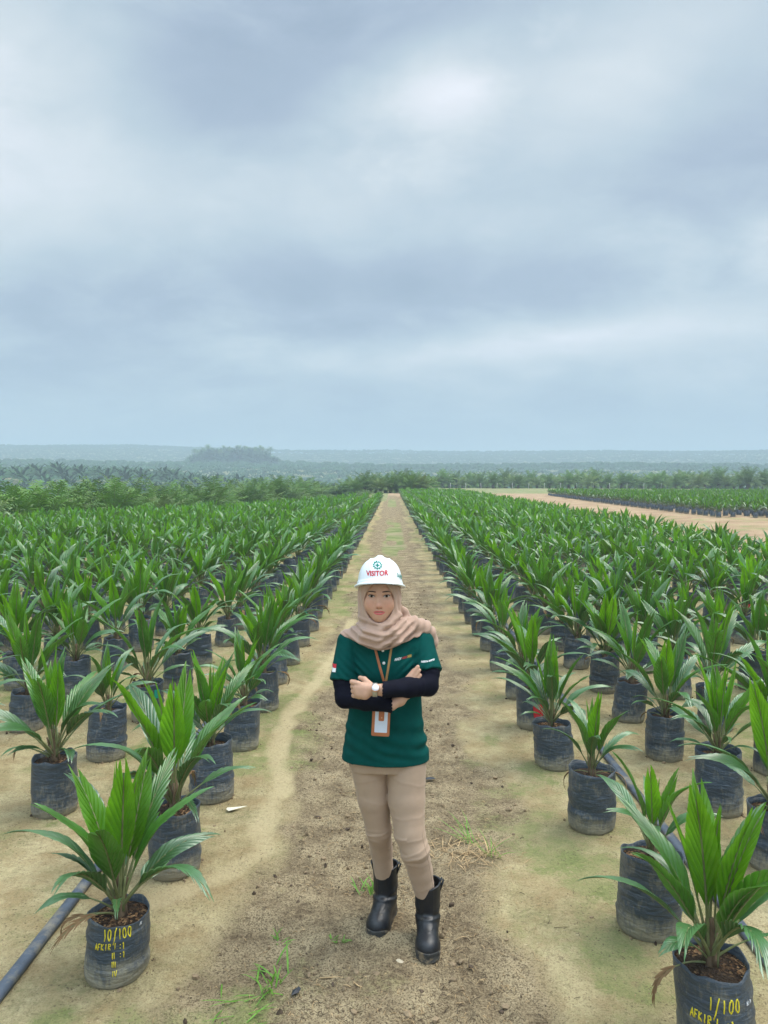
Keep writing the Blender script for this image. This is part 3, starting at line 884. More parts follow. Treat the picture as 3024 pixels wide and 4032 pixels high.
def ordw(n):
    if n <= 20: return ORD[n - 1]
    tens = ['twenty', 'thirty', 'forty', 'fifty', 'sixty', 'seventy', 'eighty', 'ninety'][n // 10 - 2]
    return tens + '-' + ORD[n % 10 - 1] if n % 10 else tens[:-1] + 'ieth'


count = {}
order = {}
for p in sorted(vis, key=lambda p: p['y']):
    k = (p['side'], p['row'])
    if k == ('left', 2) and p['y'] < 4: continue
    count[k] = count.get(k, 0) + 1
    p['n'] = count[k]
RED_N = min((p for p in vis if p['side'] == 'right' and p['row'] == 6 and 'n' in p), key=lambda p: abs(p['y'] - 10.5))['n']
SPECIAL = {
    ('left', 1, 1): 'big oil palm seedling in black bag with yellow 10/100 writing, front left',
    ('left', 1, 2): 'tall bright seedling in black bag directly behind the 10/100 bag',
    ('right', 1, 1): 'big broad-leaved seedling in black bag with yellow 1/100 writing, bottom right corner',
    ('right', 1, 2): 'small narrow seedling in a tall black bag directly behind the 1/100 bag',
    ('right', 1, 3): 'slim sparse seedling in black bag, third from the front along the right path edge',
    ('left', 2, 3): 'seedling whose black bag carries a teal tag, second row left of the path',
    ('left', 1, 9): 'seedling whose black bag has a teal tag, in the row along the left path edge',
    ('right', 6, RED_N): 'seedling whose black bag has a red tag, deep in the block right of the path',
    ('right', 1, 5): 'seedling whose black bag has a red tag, beside the right path edge',
}
things = [p for p in vis if 'n' in p][:THING_N]
rest = [p for p in plants if not any(p is q for q in things) and p['y'] > 8 and abs(p['ang']) < 0.75]


def decorate_text():
    pass


PLANT_OBJ = {}
# one frond kept clear of the camera: rg seeds picked per plant
for idx, p in enumerate(things):
    key = (p['side'], p['row'], p['n'])
    rg = np.random.default_rng({('right', 1, 1): 4242}.get(key, 900 + idx))
    p['bag'] = {('left', 1, 1): 0, ('right', 1, 1): 7, ('right', 1, 2): 3, ('right', 1, 3): 1, ('left', 1, 2): 4, ('right', 1, 4): 5}.get(key, int(rg.integers(1, 9)))
    bme, sme, c, zs, hh = BAGS[p['bag']]
    z = gz(p['x'], p['y']) - 0.004
    root = empty('potted_palm', (p['x'], p['y'], z), 0.0 if key[2] <= 2 else float(rg.uniform(0, 6.28)))
    side, row, n = key
    if key in SPECIAL:
        lab = SPECIAL[key]
    elif row == 1:
        lab = f'oil palm seedling in black bag, {ordw(n)} from the front in row along {side} path edge'
    else:
        lab = f'oil palm seedling in black bag, {ordw(n)} visible from front, {ordw(row)} row {side} of path'
    prop(root, lab, 'potted palm', f'oil palm seedlings in black bags {side} of the path')
    link('grow_bag', bme, root)
    link('soil', sme, root)
    off = Vector((float(c[0]), float(c[1]), zs))
    PLANT_OBJ[key] = (root, p)
    if idx < NEAR_N:
        link('stem', STEMS[idx % 3], root, off, scale=(p['s'],) * 3)
        for (cl, az, tilt, sc) in specs(0, rg, key in (('right', 1, 2), ('right', 1, 3), ('left', 2, 2))):
            v = int(rg.integers(0, len(FR_ME[cl])))
            o = link('frond', FR_ME[cl][v], root)
            o.matrix_local = Matrix.Translation(off) @ frond_matrix(az, tilt, sc * p['s'], 0.012, 0.03 + (0.06 * (1 - cl / 4)) * p['s'])
    else:
        link('foliage', FOL_MD[idx % 9], root, off + Vector((0, 0, 0.05)), scale=(p['s'],) * 3)


def mass(name, pts, label, cat, seed):
    """the far seedlings of a block, merged into one mass"""
    rg = np.random.default_rng(seed)
    vars_ = []
    for k in range(10):
        mb = foliage_mb(FR_LO, 600 + k + seed, 0.05)
        V, F, Mi, _ = mb.arrays()
        V = V + np.array([0, 0, 0.27])
        # plain bag
        a = np.linspace(0, 2 * np.pi, 10, endpoint=False)
        rings = [(0.115, 0.0), (0.128, 0.04), (0.125, 0.29), (0.118, 0.29), (0.10, 0.265), (0.0, 0.275)]
        B = np.stack([np.stack([q * np.cos(a), q * np.sin(a), np.full(10, zz)], -1) for q, zz in rings], 1).reshape(-1, 3)
        BF = grid_faces(10, len(rings), True)[:, ::-1]
        bm = np.where((np.arange(len(BF)) % 5) >= 3, 6, 5)
        vars_.append((np.concatenate([V, B]), np.concatenate([F[0], BF + len(V)]), np.concatenate([Mi, bm])))
    Vs, Fs, Ms, n = [], [], [], 0
    xy = np.array(pts)
    zz = terrain(xy[:, 0], xy[:, 1])
    for (x_, y_), z_ in zip(pts, zz):
        V, F, Mi = vars_[int(rg.integers(0, 10))]
        a = rg.uniform(0, 6.28); s = rg.uniform(0.92, 1.18)
        ca, sa = math.cos(a) * s, math.sin(a) * s
        W = np.stack([V[:, 0] * ca - V[:, 1] * sa + x_, V[:, 0] * sa + V[:, 1] * ca + y_, V[:, 2] * s + z_], -1)
        Vs.append(W); Fs.append(F + n); Ms.append(Mi); n += len(V)
    me = mesh(name, np.concatenate(Vs), [np.concatenate(Fs)], MLEAF + [M_BAG, M_SOIL], np.concatenate(Ms), True)
    o = link(name, me)
    prop(o, label, cat, None, 'stuff')
    return o


mass('potted_palms', [(p['x'], p['y']) for p in rest],
     'mass of far oil palm seedlings in black bags filling both blocks beside the path', 'potted palms', 11)
pts = []
for row in range(0, 46):
    xx = 16.3 + row * 0.84
    ys = 38.5 + (0.43 if row % 2 else 0) - 0.10 * row
    while ys < 88:
        if abs(xx / ys) < 0.62:
            pts.append((xx + rng.normal(0, .03) + 0.03 * (ys - 38), ys + rng.normal(0, .04)))
        ys += 0.9
mass('potted_palms', pts, 'separate block of potted oil palm seedlings beyond the bare clay road on the right', 'potted palms', 12)
print('plants', len(things), len(rest), len(pts))


# ---- tags and handwriting on the bags
STROKES = {
    '0': [[(.5, 0), (.12, .2), (.05, .5), (.15, .85), (.5, 1), (.85, .85), (.95, .5), (.85, .2), (.5, 0)]],
    '1': [[(.3, .8), (.55, 1), (.55, 0)]],
    'l': [[(.5, 0), (.5, 1)]],
    '/': [[(.1, -.15), (.9, 1.1)]],
    'A': [[(0, 0), (.5, 1), (1, 0)], [(.2, .38), (.8, .38)]],
    'F': [[(.1, 0), (.1, 1), (.9, 1)], [(.1, .52), (.7, .52)]],
    'K': [[(.1, 0), (.1, 1)], [(.9, 1), (.1, .45), (.9, 0)]],
    'I': [[(.5, 0), (.5, 1)]],
    'V': [[(0, 1), (.5, 0), (1, 1)]],
    'R': [[(.1, 0), (.1, 1), (.8, .95), (.85, .6), (.1, .5), (.9, 0)]],
    ':': [[(.5, .2), (.5, .28)], [(.5, .7), (.5, .78)]],
    'B': [[(.1, 0), (.1, 1), (.8, .85), (.7, .55), (.1, .5), (.85, .4), (.85, .1), (.1, 0)]],
    'L': [[(.1, 1), (.1, 0), (.9, 0)]],
    'M': [[(0, 0), (.1, 1), (.5, .4), (.9, 1), (1, 0)]],
}


def bag_text(key, lines, matl, name='handwriting', thick=0.0022):
    """lines: (text, start angle offset m, z, char w, char h, gap) wrapped on the bag's camera side"""
    root, p = PLANT_OBJ[key]
    bme = BAGS[p['bag']][0]
    bvh = BVHTree.FromPolygons([v.co for v in bme.vertices], [pl.vertices for pl in bme.polygons])
    toc = math.atan2(-p['y'], -p['x'])
    mb = MB()
    r = 0.122
    for text, u0, z0, cw, ch, gap, slant in lines:
        u = u0
        for chh in text:
            if chh in STROKES:
                for st in STROKES[chh]:
                    P = []
                    for a, b in zip(st[:-1], st[1:]):
                        for q in np.linspace(0, 1, 4)[:-1]: P.append((a[0] + (b[0] - a[0]) * q, a[1] + (b[1] - a[1]) * q))
                    P.append(st[-1]); P = [(a_ + 0.06 * math.sin(7 * b_ + u * 500), b_ + 0.05 * math.sin(9 * a_ + u * 700)) for a_, b_ in P]
                    W = []
                    for (px, py) in P:
                        ang = toc + (u + px * cw + slant * py * ch) / r
                        zc = z0 + py * ch
                        d = Vector((math.cos(ang), math.sin(ang), 0))
                        hit = bvh.ray_cast(Vector((0, 0, zc)) + d * 0.3, -d)
                        if hit[0] is None: continue
                        W.append(hit[0] + d * 0.0008)
                    if len(W) > 1:
                        V, F = tube(np.array([tuple(w) for w in W]), min(thick, ch * 0.072), 5, True)
                        mb.add(V, F, 0)
            u += (cw + gap) * (1 + 0.10 * math.sin(u * 900)) if chh != ' ' else cw * 0.8
    o = link(name, mb.build(name, [matl]), root)
    o.rotation_euler = (0, 0, 0)
    return o


bag_text(('left', 1, 1), [
    ('l0', -0.052, 0.196, 0.013, 0.042, 0.006, 0), ('/', -0.014, 0.188, 0.016, 0.052, 0.0, 0), ('l00', 0.006, 0.196, 0.013, 0.040, 0.006, 0),
    ('AFKIR I', -0.085, 0.160, 0.009, 0.024, 0.0035, 0.1), (':1', 0.008, 0.157, 0.010, 0.026, 0.001, 0),
    ('II', -0.020, 0.125, 0.007, 0.024, -0.001, 0), (':1', 0.008, 0.125, 0.010, 0.024, 0.001, 0),
    ('III', -0.021, 0.092, 0.006, 0.023, 0.0, 0), ('IV', -0.020, 0.059, 0.009, 0.021, 0.0, 0)], M_PAINT)
bag_text(('right', 1, 1), [
    ('l', -0.030, 0.225, 0.012, 0.042, 0.006, 0), ('/', -0.016, 0.205, 0.018, 0.060, 0.0, 0), ('l00', 0.008, 0.225, 0.014, 0.042, 0.006, 0),
    ('AFKIR I', -0.085, 0.178, 0.010, 0.028, 0.004, 0), (':1', 0.020, 0.172, 0.012, 0.030, 0.003, 0),
    ('II', -0.012, 0.136, 0.007, 0.026, 0, 0), (':1', 0.020, 0.136, 0.012, 0.026, 0.003, 0)], M_PAINT)
bag_text(('left', 1, 1), [('BL', 0.098, 0.216, 0.006, 0.012, 0.002, 0.3)], M_WHITEP, 'small_mark', 0.0011)
bag_text(('right', 1, 1), [('BL M', 0.100, 0.238, 0.006, 0.012, 0.002, 0.2)], M_WHITEP, 'small_mark', 0.0011)


def tag_on(key, ang, z, w, h, m):
    if key not in PLANT_OBJ: return
    root, p = PLANT_OBJ[key]
    toc = math.atan2(-p['y'], -p['x']) - root.rotation_euler.z
    n = 6
    a = toc + ang + np.linspace(-w / 2, w / 2, n) / 0.13
    c = BAGS[p['bag']][2]
    V = []
    for rr in (0.139, 0.1365):
        for zz in (z, z + h / 2, z + h):
            for t in a: V.append((float(c[0]) * zz / 0.3 + rr * math.cos(t), float(c[1]) * zz / 0.3 + rr * math.sin(t), zz))
    F = []
    for s in (0, 1):
        for i in range(2):
            for j in range(n - 1):
                q = s * 3 * n + i * n + j
                F.append([q, q + 1, q + n + 1, q + n] if s == 0 else [q, q + n, q + n + 1, q + 1])
    link('tag', mesh('tag', np.array(V), np.array(F), [m], None, False), root)


tag_on(('right', 1, 5), 0.35, 0.12, 0.07, 0.10, M_TAGR)
tag_on(('left', 2, 3), 0.55, 0.20, 0.045, 0.07, M_TAGT)
tag_on(('left', 1, 9), -0.2, 0.22, 0.05, 0.06, M_TAGT)
tag_on(('right', 6, RED_N), -0.2, 0.2, 0.07, 0.05, M_TAGR)

# ---- irrigation hoses
M_HOSE = mat('black_hose', (0.060, 0.075, 0.100), 0.5, 0.35, 14, 0.6, 0.001, 30, spots=((0.30, 0.25, 0.16), 0.52, 0.66, 9.0, 0.6))


def hose(x, y0, y1, label, seed):
    rg = np.random.default_rng(seed)
    ys = np.arange(y0, y1, 0.12)
    xs = x + 0.012 * np.array([vnoise(q * 0.5, 0, 0, seed) for q in ys])
    prof = 0.78 * np.array([(-0.032, 0.0), (-0.034, 0.018), (-0.029, 0.030), (-0.010, 0.036), (0.012, 0.035), (0.030, 0.029), (0.034, 0.016), (0.032, 0.0)])
    V = np.array([[(xs[i] + a, ys[i], gz(xs[i], ys[i]) * 0.6 + 0.002 + b + 0.002 * math.sin(ys[i] * 3)) for a, b in prof] for i in range(len(ys))])
    n = len(prof)
    i, j = np.meshgrid(np.arange(len(ys) - 1), np.arange(n), indexing='ij')
    F = np.stack([i * n + j, (i + 1) * n + j, (i + 1) * n + (j + 1) % n, i * n + (j + 1) % n], -1).reshape(-1, 4)
    caps = np.array([[0, n - 1, n - 2, 1], [1, n - 2, n - 3, 2], [2, n - 3, n - 4, 3]])
    o = link('irrigation_hose', mesh('irrigation_hose', V.reshape(-1, 3), np.concatenate([F, caps, caps[:, ::-1] + (len(ys) - 1) * n]), [M_HOSE], None, True))
    prop(o, label, 'hose')


hose(-1.46, 1.9, 20, 'flat black irrigation hose lying between the first two rows left of the path', 3)
hose(1.50, 1.9, 20, 'flat black irrigation hose lying between the first two rows right of the path', 4)
# ------------------------------------------------------------------ oil palms beyond the nursery
M_PALM = mat('palm_leaflets', (0.10, 0.20, 0.030), 0.55, 0.35, 0.8, 0.4, trans=0.2, tcol=(0.12, 0.24, 0.03), obj_var=0.3, hue=0.02)
M_PALM2 = mat('palm_leaflets_dull', (0.15, 0.22, 0.05), 0.55, 0.35, 0.8, 0.4, trans=0.2, tcol=(0.15, 0.25, 0.05), obj_var=0.3, hue=0.02)
M_RIB = mat('palm_rib', (0.14, 0.16, 0.06), 0.6, 0.2)
M_TRUNK = mat('palm_trunk', (0.09, 0.07, 0.05), 0.9, 0.4, 10)
M_HILL = mat('hill_palm_leaves', (0.030, 0.085, 0.030), 0.7, 0.5, 0.06, 0.3, coord='Object')
M_SHRUB = mat('shrub_leaves', (0.13, 0.19, 0.07), 0.6, 0.4, 1.2, 0.4, trans=0.2, tcol=(0.2, 0.28, 0.08), hue=0.02)


def palm_crown(seed, nf=26, L=3.1, nl=20, z0=0.7):
    rg = np.random.default_rng(seed)
    mb = MB()
    for i in range(nf):
        f = i / (nf - 1)
        az = i * 2.3999 + rg.uniform(-.2, .2)
        el = math.radians(86 - 72 * f + rg.uniform(-6, 6))
        ln = L * rg.uniform(0.8, 1.08) * (0.8 + 0.25 * math.sin(math.pi * min(1, f + .2)))
        s = np.linspace(0, 1, 12)
        a = el - (0.65 + 0.75 * f) * s ** 1.7
        ds = ln / 11
        h = np.concatenate([[0], np.cumsum(np.cos(a[:-1]) * ds)]); v = np.concatenate([[0], np.cumsum(np.sin(a[:-1]) * ds)])
        d = np.array([math.cos(az), math.sin(az), 0]); sd = np.array([-math.sin(az), math.cos(az), 0])
        P = d * h[:, None] + np.array([0, 0, 1]) * (v + z0)[:, None]
        V, F = tube(P, np.linspace(0.035, 0.008, 12), 3, False); mb.add(V, F, 1)
        u = np.linspace(0.16, 0.99, nl)
        for sg in (-1, 1):
            b = np.stack([np.interp(u, s, P[:, q]) for q in range(3)], -1)
            aa = np.interp(u, s, a)
            T = d * np.cos(aa)[:, None] + np.array([0, 0, 1]) * np.sin(aa)[:, None]
            Nn = -d * np.sin(aa)[:, None] + np.array([0, 0, 1]) * np.cos(aa)[:, None]
            ll = (0.62 * np.sin(np.pi * np.clip(u, 0.12, 0.93)) ** 0.7 + 0.10) * rg.uniform(0.8, 1.15, nl)
            dirv = T * 0.55 + sg * sd * 0.85 + Nn * rg.uniform(-0.15, 0.45, nl)[:, None]
            tip = b + dirv * ll[:, None]; tip[:, 2] -= 0.22 * ll + 0.10 * rg.random(nl)
            mid = b + dirv * ll[:, None] * 0.5
            w = 0.034
            V = np.stack([b - T * w, b + T * w, mid + T * w * 1.1, mid - T * w * 1.1, tip + T * w * .2, tip - T * w * .2], 1).reshape(-1, 3)
            k = np.arange(nl)[:, None] * 6
            F = np.concatenate([k + np.array([[0, 1, 2, 3]]), k + np.array([[3, 2, 4, 5]])])
            mb.add(V, F, 0)
    return mb


CROWNS = [palm_crown(s, nf, L, 20, z).build('crown', [m, M_RIB]) for s, nf, L, z, m in
          ((1, 26, 3.0, 0.55, M_PALM), (2, 30, 3.3, 0.7, M_PALM), (3, 24, 2.8, 0.4, M_PALM2), (4, 28, 3.1, 0.6, M_PALM))]


def trunk_mesh(h, r, seed):
    mb = MB(); rg = np.random.default_rng(seed)
    z = np.linspace(-0.3, h, 6); V, F = tube(np.stack([0 * z, 0 * z, z], -1), np.linspace(r * 1.2, r * .8, 6), 9); mb.add(V, F, 0)
    for i in range(26):
        a = i * 2.4; zz = h * (i / 26)
        d = np.array([math.cos(a), math.sin(a), 0])
        P = np.array([d * r * .8 + [0, 0, zz], d * r * 1.3 + [0, 0, zz + 0.16]]); V, F = tube(P, [0.05, 0.035], 4); mb.add(V, F, 0)
    return mb.build('trunk', [M_TRUNK])


TRUNKS = [trunk_mesh(0.8, 0.24, 1), trunk_mesh(1.0, 0.27, 2)]
TALL_TRUNK = trunk_mesh(9.5, 0.30, 3)


def palm(x, y, s, label, group, k, tall=False, z=None):
    zz = float(terrain(np.array([x]), np.array([y]))[0]) if z is None else z
    root = empty('oil_palm', (x, y, zz), random.uniform(0, 6.28))
    root.scale = (s, s, s)
    prop(root, label, 'palm tree', group)
    if tall:
        link('trunk', TALL_TRUNK, root); link('crown', CROWNS[k % 4], root, (0, 0, 8.9))
    else:
        link('trunk', TRUNKS[k % 2], root); link('crown', CROWNS[k % 4], root)
    return root


# left belt: sorted from left to right of the picture
belt = []
r_ = random.Random(5)
for i in range(60):
    f = (i + 0.5) / 60
    ang = -0.56 + 0.47 * f
    base = np.interp(ang, [-0.56, -0.5, -0.38, -0.25, -0.16, -0.09], [36, 39, 46, 58, 78, 98])
    d = base + r_.uniform(1, 9)
    belt.append((ang + r_.uniform(-.006, .006), d, r_.uniform(0.85, 1.12)))
for i, (a, d, s) in enumerate(sorted(belt)):
    x_, y_ = d * math.sin(a), d * math.cos(a)
    if -0.17 < a < -0.12: s *= 1.1
    palm(x_, y_, s, f'bushy young oil palm, {ordw(i + 1)} from the left in belt behind left block', 'oil palms in the belt behind the left block', i)
clump = sorted([(-0.100 + 0.150 * (i / 23), 107 + r_.uniform(-3, 8), r_.uniform(0.72, 0.98)) for i in range(24)])
for i, (a, d, s) in enumerate(clump):
    palm(d * math.sin(a), d * math.cos(a), s, f'dark green oil palm, {ordw(i + 1)} from left in dense clump at the path end', 'oil palms in the clump at the path end', i + 1)
row_ = sorted([(0.055 + 0.46 * ((i + .5) / 58), 163 + r_.uniform(-5, 11), r_.uniform(0.82, 1.22)) for i in range(58)])
for i, (a, d, s) in enumerate(row_):
    palm(d * math.sin(a), d * math.cos(a), s, f'hazy oil palm, {ordw(i + 1)} from left in the far line beyond the clay field', 'oil palms in the far line on the right', i + 2)
grove = sorted([(-0.253 + 0.098 * ((i + .5) / 30), 690 + r_.uniform(-12, 25), r_.uniform(1.1, 1.45)) for i in range(30)])
for i, (a, d, s) in enumerate(grove):
    zz = float(terrain(np.array([d * math.sin(a)]), np.array([d * math.cos(a)]))[0])
    palm(d * math.sin(a), d * math.cos(a), s, f'tall palm silhouette, {ordw(i + 1)} from left in grove on the ridge', 'tall palms of the ridge grove', i, True, zz + (3.2 if i % 3 else 1.0))


def shrub_mass():
    """tangled weeds and shrubs along the foot of the belt"""
    mb = MB(); rg = np.random.default_rng(8)
    P = []
    for i in range(430):
        ang = rg.uniform(-0.58, -0.03)
        x0 = None
        base = np.interp(ang, [-0.56, -0.5, -0.38, -0.25, -0.16, -0.09, 0.0], [34, 36, 42, 54, 71, 88, 100])
        d = base + rg.uniform(-4, 2.5)
        c = np.array([d * math.sin(ang), d * math.cos(ang)])
        hh = rg.uniform(0.3, 1.25) if ang < -0.2 else rg.uniform(0.2, 0.7)
        P.append((c[0], c[1], hh))
    P = np.array(P)
    zz = terrain(P[:, 0], P[:, 1])
    for (cx, cy, hh), z in zip(P, zz):
        n = 90
        q = rg.normal(0, 1, (n, 3)); q /= np.linalg.norm(q, axis=1)[:, None]
        r = rg.uniform(0.35, 1, n)[:, None]
        c = np.array([cx, cy, z + hh * .45]) + q * r * np.array([hh * 1.2, hh * 1.2, hh * .6])
        a = rg.normal(0, 1, (n, 3)); b = rg.normal(0, 1, (n, 3)); a /= np.linalg.norm(a, axis=1)[:, None]; b /= np.linalg.norm(b, axis=1)[:, None]
        s = 0.10
        V = np.stack([c - a * s, c + b * s * .5, c + a * s, c - b * s * .5], 1).reshape(-1, 3)
        mb.add(V, np.arange(n * 4).reshape(n, 4), 0)
    o = link('undergrowth', mb.build('undergrowth', [M_SHRUB], False))
    prop(o, 'tangled weeds and shrubs along the foot of the palm belt', 'undergrowth', None, 'stuff')


shrub_mass()


def hill_palms(name, r0, r1, a0, a1, sp, mk, label, seed, size):
    rg = np.random.default_rng(seed)
    n = int((r1 + 10) / sp)
    gx, gy = np.meshgrid(np.arange(-n, n), np.arange(0, n), indexing='ij')
    X = (gx + 0.5 * (gy % 2)) * sp; Y = gy * sp * 0.87
    X = X + rg.normal(0, .5, X.shape); Y = Y + rg.normal(0, .5, Y.shape)
    r = np.hypot(X, Y); th = np.arctan2(X, Y)
    m = (r > r0) & (r < r1) & (th > a0) & (th < a1)
    X, Y = X[m], Y[m]
    Z = terrain(X, Y)
    vs = [mk(k) for k in range(5)]
    Vs, Fs, n = [], [], 0
    pick = rg.integers(0, 5, len(X)); rot = rg.uniform(0, 6.28, len(X)); sc = rg.uniform(0.75, 1.25, len(X)) * size
    for k in range(5):
        V, F = vs[k]
        q = pick == k
        c, s_ = np.cos(rot[q]) * sc[q], np.sin(rot[q]) * sc[q]
        W = np.stack([V[None, :, 0] * c[:, None] - V[None, :, 1] * s_[:, None] + X[q][:, None],
                      V[None, :, 0] * s_[:, None] + V[None, :, 1] * c[:, None] + Y[q][:, None],
                      V[None, :, 2] * sc[q][:, None] + Z[q][:, None]], -1).reshape(-1, 3)
        FF = (F[None] + (np.arange(q.sum()) * len(V))[:, None, None]).reshape(-1, F.shape[1]) + n
        Vs.append(W); Fs.append(FF); n += len(W)
    o = link(name, mesh(name, np.concatenate(Vs), [np.concatenate(Fs)], [M_HILL], None, False))
    prop(o, label, 'palm plantation', None, 'stuff')
    print(name, len(X), n)


def mid_crown(k):
    rg = np.random.default_rng(k + 40)
    V, F, n = [], [], 0
    for i in range(16):
        az = i * 2.4 + rg.uniform(-.2, .2); f = i / 15
        s = np.linspace(0, 1, 5); el = 1.35 - 1.2 * f; a = el - 1.3 * s ** 1.5
        h = np.concatenate([[0], np.cumsum(np.cos(a[:-1]))]) * 1.0; v = np.concatenate([[0], np.cumsum(np.sin(a[:-1]))]) * 1.0
        d = np.array([math.cos(az), math.sin(az)]); sd = np.array([-d[1], d[0]])
        w = np.array([.15, .5, .6, .45, .08])
        for sg in (-1, 1):
            b = np.stack([d[0] * h, d[1] * h, v + 2.2], -1)
            e = np.stack([d[0] * h + sg * sd[0] * w, d[1] * h + sg * sd[1] * w, v + 2.2 - 0.28 * w / .5], -1)
            V.append(np.concatenate([b, e])); j = np.arange(4)
            F.append(np.stack([j, j + 1, j + 6, j + 5], -1) + n); n += 10
    return np.concatenate(V), np.concatenate(F)


def far_crown(k):
    rg = np.random.default_rng(k + 70)
    m = 18
    a = np.linspace(0, 2 * np.pi, m, endpoint=False)
    r = np.where(np.arange(m) % 2 == 0, 4.0, 1.9) * rg.uniform(0.8, 1.15, m)
    z = np.where(np.arange(m) % 2 == 0, 3.6, 5.0) + rg.uniform(-.5, .5, m)
    V = np.concatenate([[[0, 0, 5.9]], np.stack([r * .5 * np.cos(a), r * .5 * np.sin(a), z * .0 + 5.6 + rg.uniform(-.3, .3, m)], -1),
                        np.stack([r * np.cos(a), r * np.sin(a), z], -1)])
    i = np.arange(m); i2 = (i + 1) % m
    F = np.concatenate([np.stack([0 * i, 0 * i, 1 + i, 1 + i2], -1)[:, 1:], np.stack([1 + i, m + 1 + i, m + 1 + i2], -1), np.stack([1 + i, m + 1 + i2, 1 + i2], -1)])
    return V, F


hill_palms('hill_palms', 205, 430, -0.62, 0.60, 7.6, mid_crown, 'hazy mass of oil palm crowns on the near slopes', 1, 1.0)
hill_palms('hill_palms', 430, 1560, -0.60, 0.60, 9.0, far_crown, 'pale mass of oil palm crowns covering the far ridges', 2, 1.0)

# dense younger palms filling the grove between the tall trunks
vv = []
mb = MB(); rg = np.random.default_rng(77)
for i in range(260):
    a = rg.uniform(-0.260, -0.150); d = rg.uniform(675, 720)
    V, F = mid_crown(i % 5)
    s_ = rg.uniform(1.3, 1.9); ro = rg.uniform(0, 6.28)
    edge = min(1, (a + 0.260) / .02, (-0.150 - a) / .02)
    x_, y_ = d * math.sin(a), d * math.cos(a)
    z_ = float(terrain(np.array([x_]), np.array([y_]))[0]) + rg.uniform(0, 10.0) * edge
    mb.add(np.stack([(V[:, 0] * math.cos(ro) - V[:, 1] * math.sin(ro)) * s_ + x_, (V[:, 0] * math.sin(ro) + V[:, 1] * math.cos(ro)) * s_ + y_, V[:, 2] * s_ + z_], -1), F)
o = link('grove_foliage', mb.build('grove_foliage', [M_HILL], False))
prop(o, 'dense dim foliage filling the palm grove on the distant ridge', 'grove', None, 'stuff')

# ---- pale fence posts at the far edge of the field
M_POST = mat('pale_post', (0.55, 0.54, 0.50), 0.8, 0.2)
V_, F_ = tube([(0, 0, -0.2), (0.02, 0, 0.6), (0.03, 0, 1.15)], [0.05, 0.045, 0.04], 6)
post_me = mesh('fence_post', V_, F_, [M_POST])
for i in range(16):
    a = 0.075 + 0.30 * i / 15
    y_ = 152 + 3 * math.sin(i)
    o = link('fence_post', post_me, None, (y_ * math.tan(a), y_, float(terrain(np.array([y_ * math.tan(a)]), np.array([y_]))[0])))
    o.rotation_euler = (r_.uniform(-.12, .12), r_.uniform(-.12, .12), 0)
    prop(o, f'small pale post, {ordw(i + 1)} from the left along the far field edge', 'post', 'pale posts along the far field edge')

# ------------------------------------------------------------------ haze
HAZE_D = 0.0011


def haze():
    m = new_mat('haze'); t = m.node_tree
    out = N(t, 'ShaderNodeOutputMaterial')
    v = N(t, 'ShaderNodeVolumePrincipled')
    v.inputs['Color'].default_value = HAZE_COL
    v.inputs['Density'].default_value = HAZE_D
    v.inputs['Anisotropy'].default_value = 0.0
    t.links.new(v.outputs[0], out.inputs['Volume'])
    x0, x1, y0, y1, z0, z1 = -2700, 2700, -400, 3000, -14, 84
    V = np.array([(x, y, z) for x in (x0, x1) for y in (y0, y1) for z in (z0, z1)], float)
    F = np.array([[0, 1, 3, 2], [4, 6, 7, 5], [0, 4, 5, 1], [2, 3, 7, 6], [0, 2, 6, 4], [1, 5, 7, 3]])
    o = link('haze', mesh('haze', V, F, [m], None, False))
    prop(o, 'pale blue morning haze hanging over the whole plantation', 'haze', None, 'stuff')
    o.display_type = 'WIRE'


HAZE_COL = (0.575, 0.70, 0.815, 1)
haze()
# ------------------------------------------------------------------ the person
PX, PY = 0.06, 3.18
PZ = gz(0.06, 3.1) - 0.006
CX = -0.052


def smin(a, b, k):
    if k <= 0: return np.minimum(a, b)
    h = np.clip(0.5 + 0.5 * (b - a) / k, 0, 1)
    return b + (a - b) * h - k * h * (1 - h)


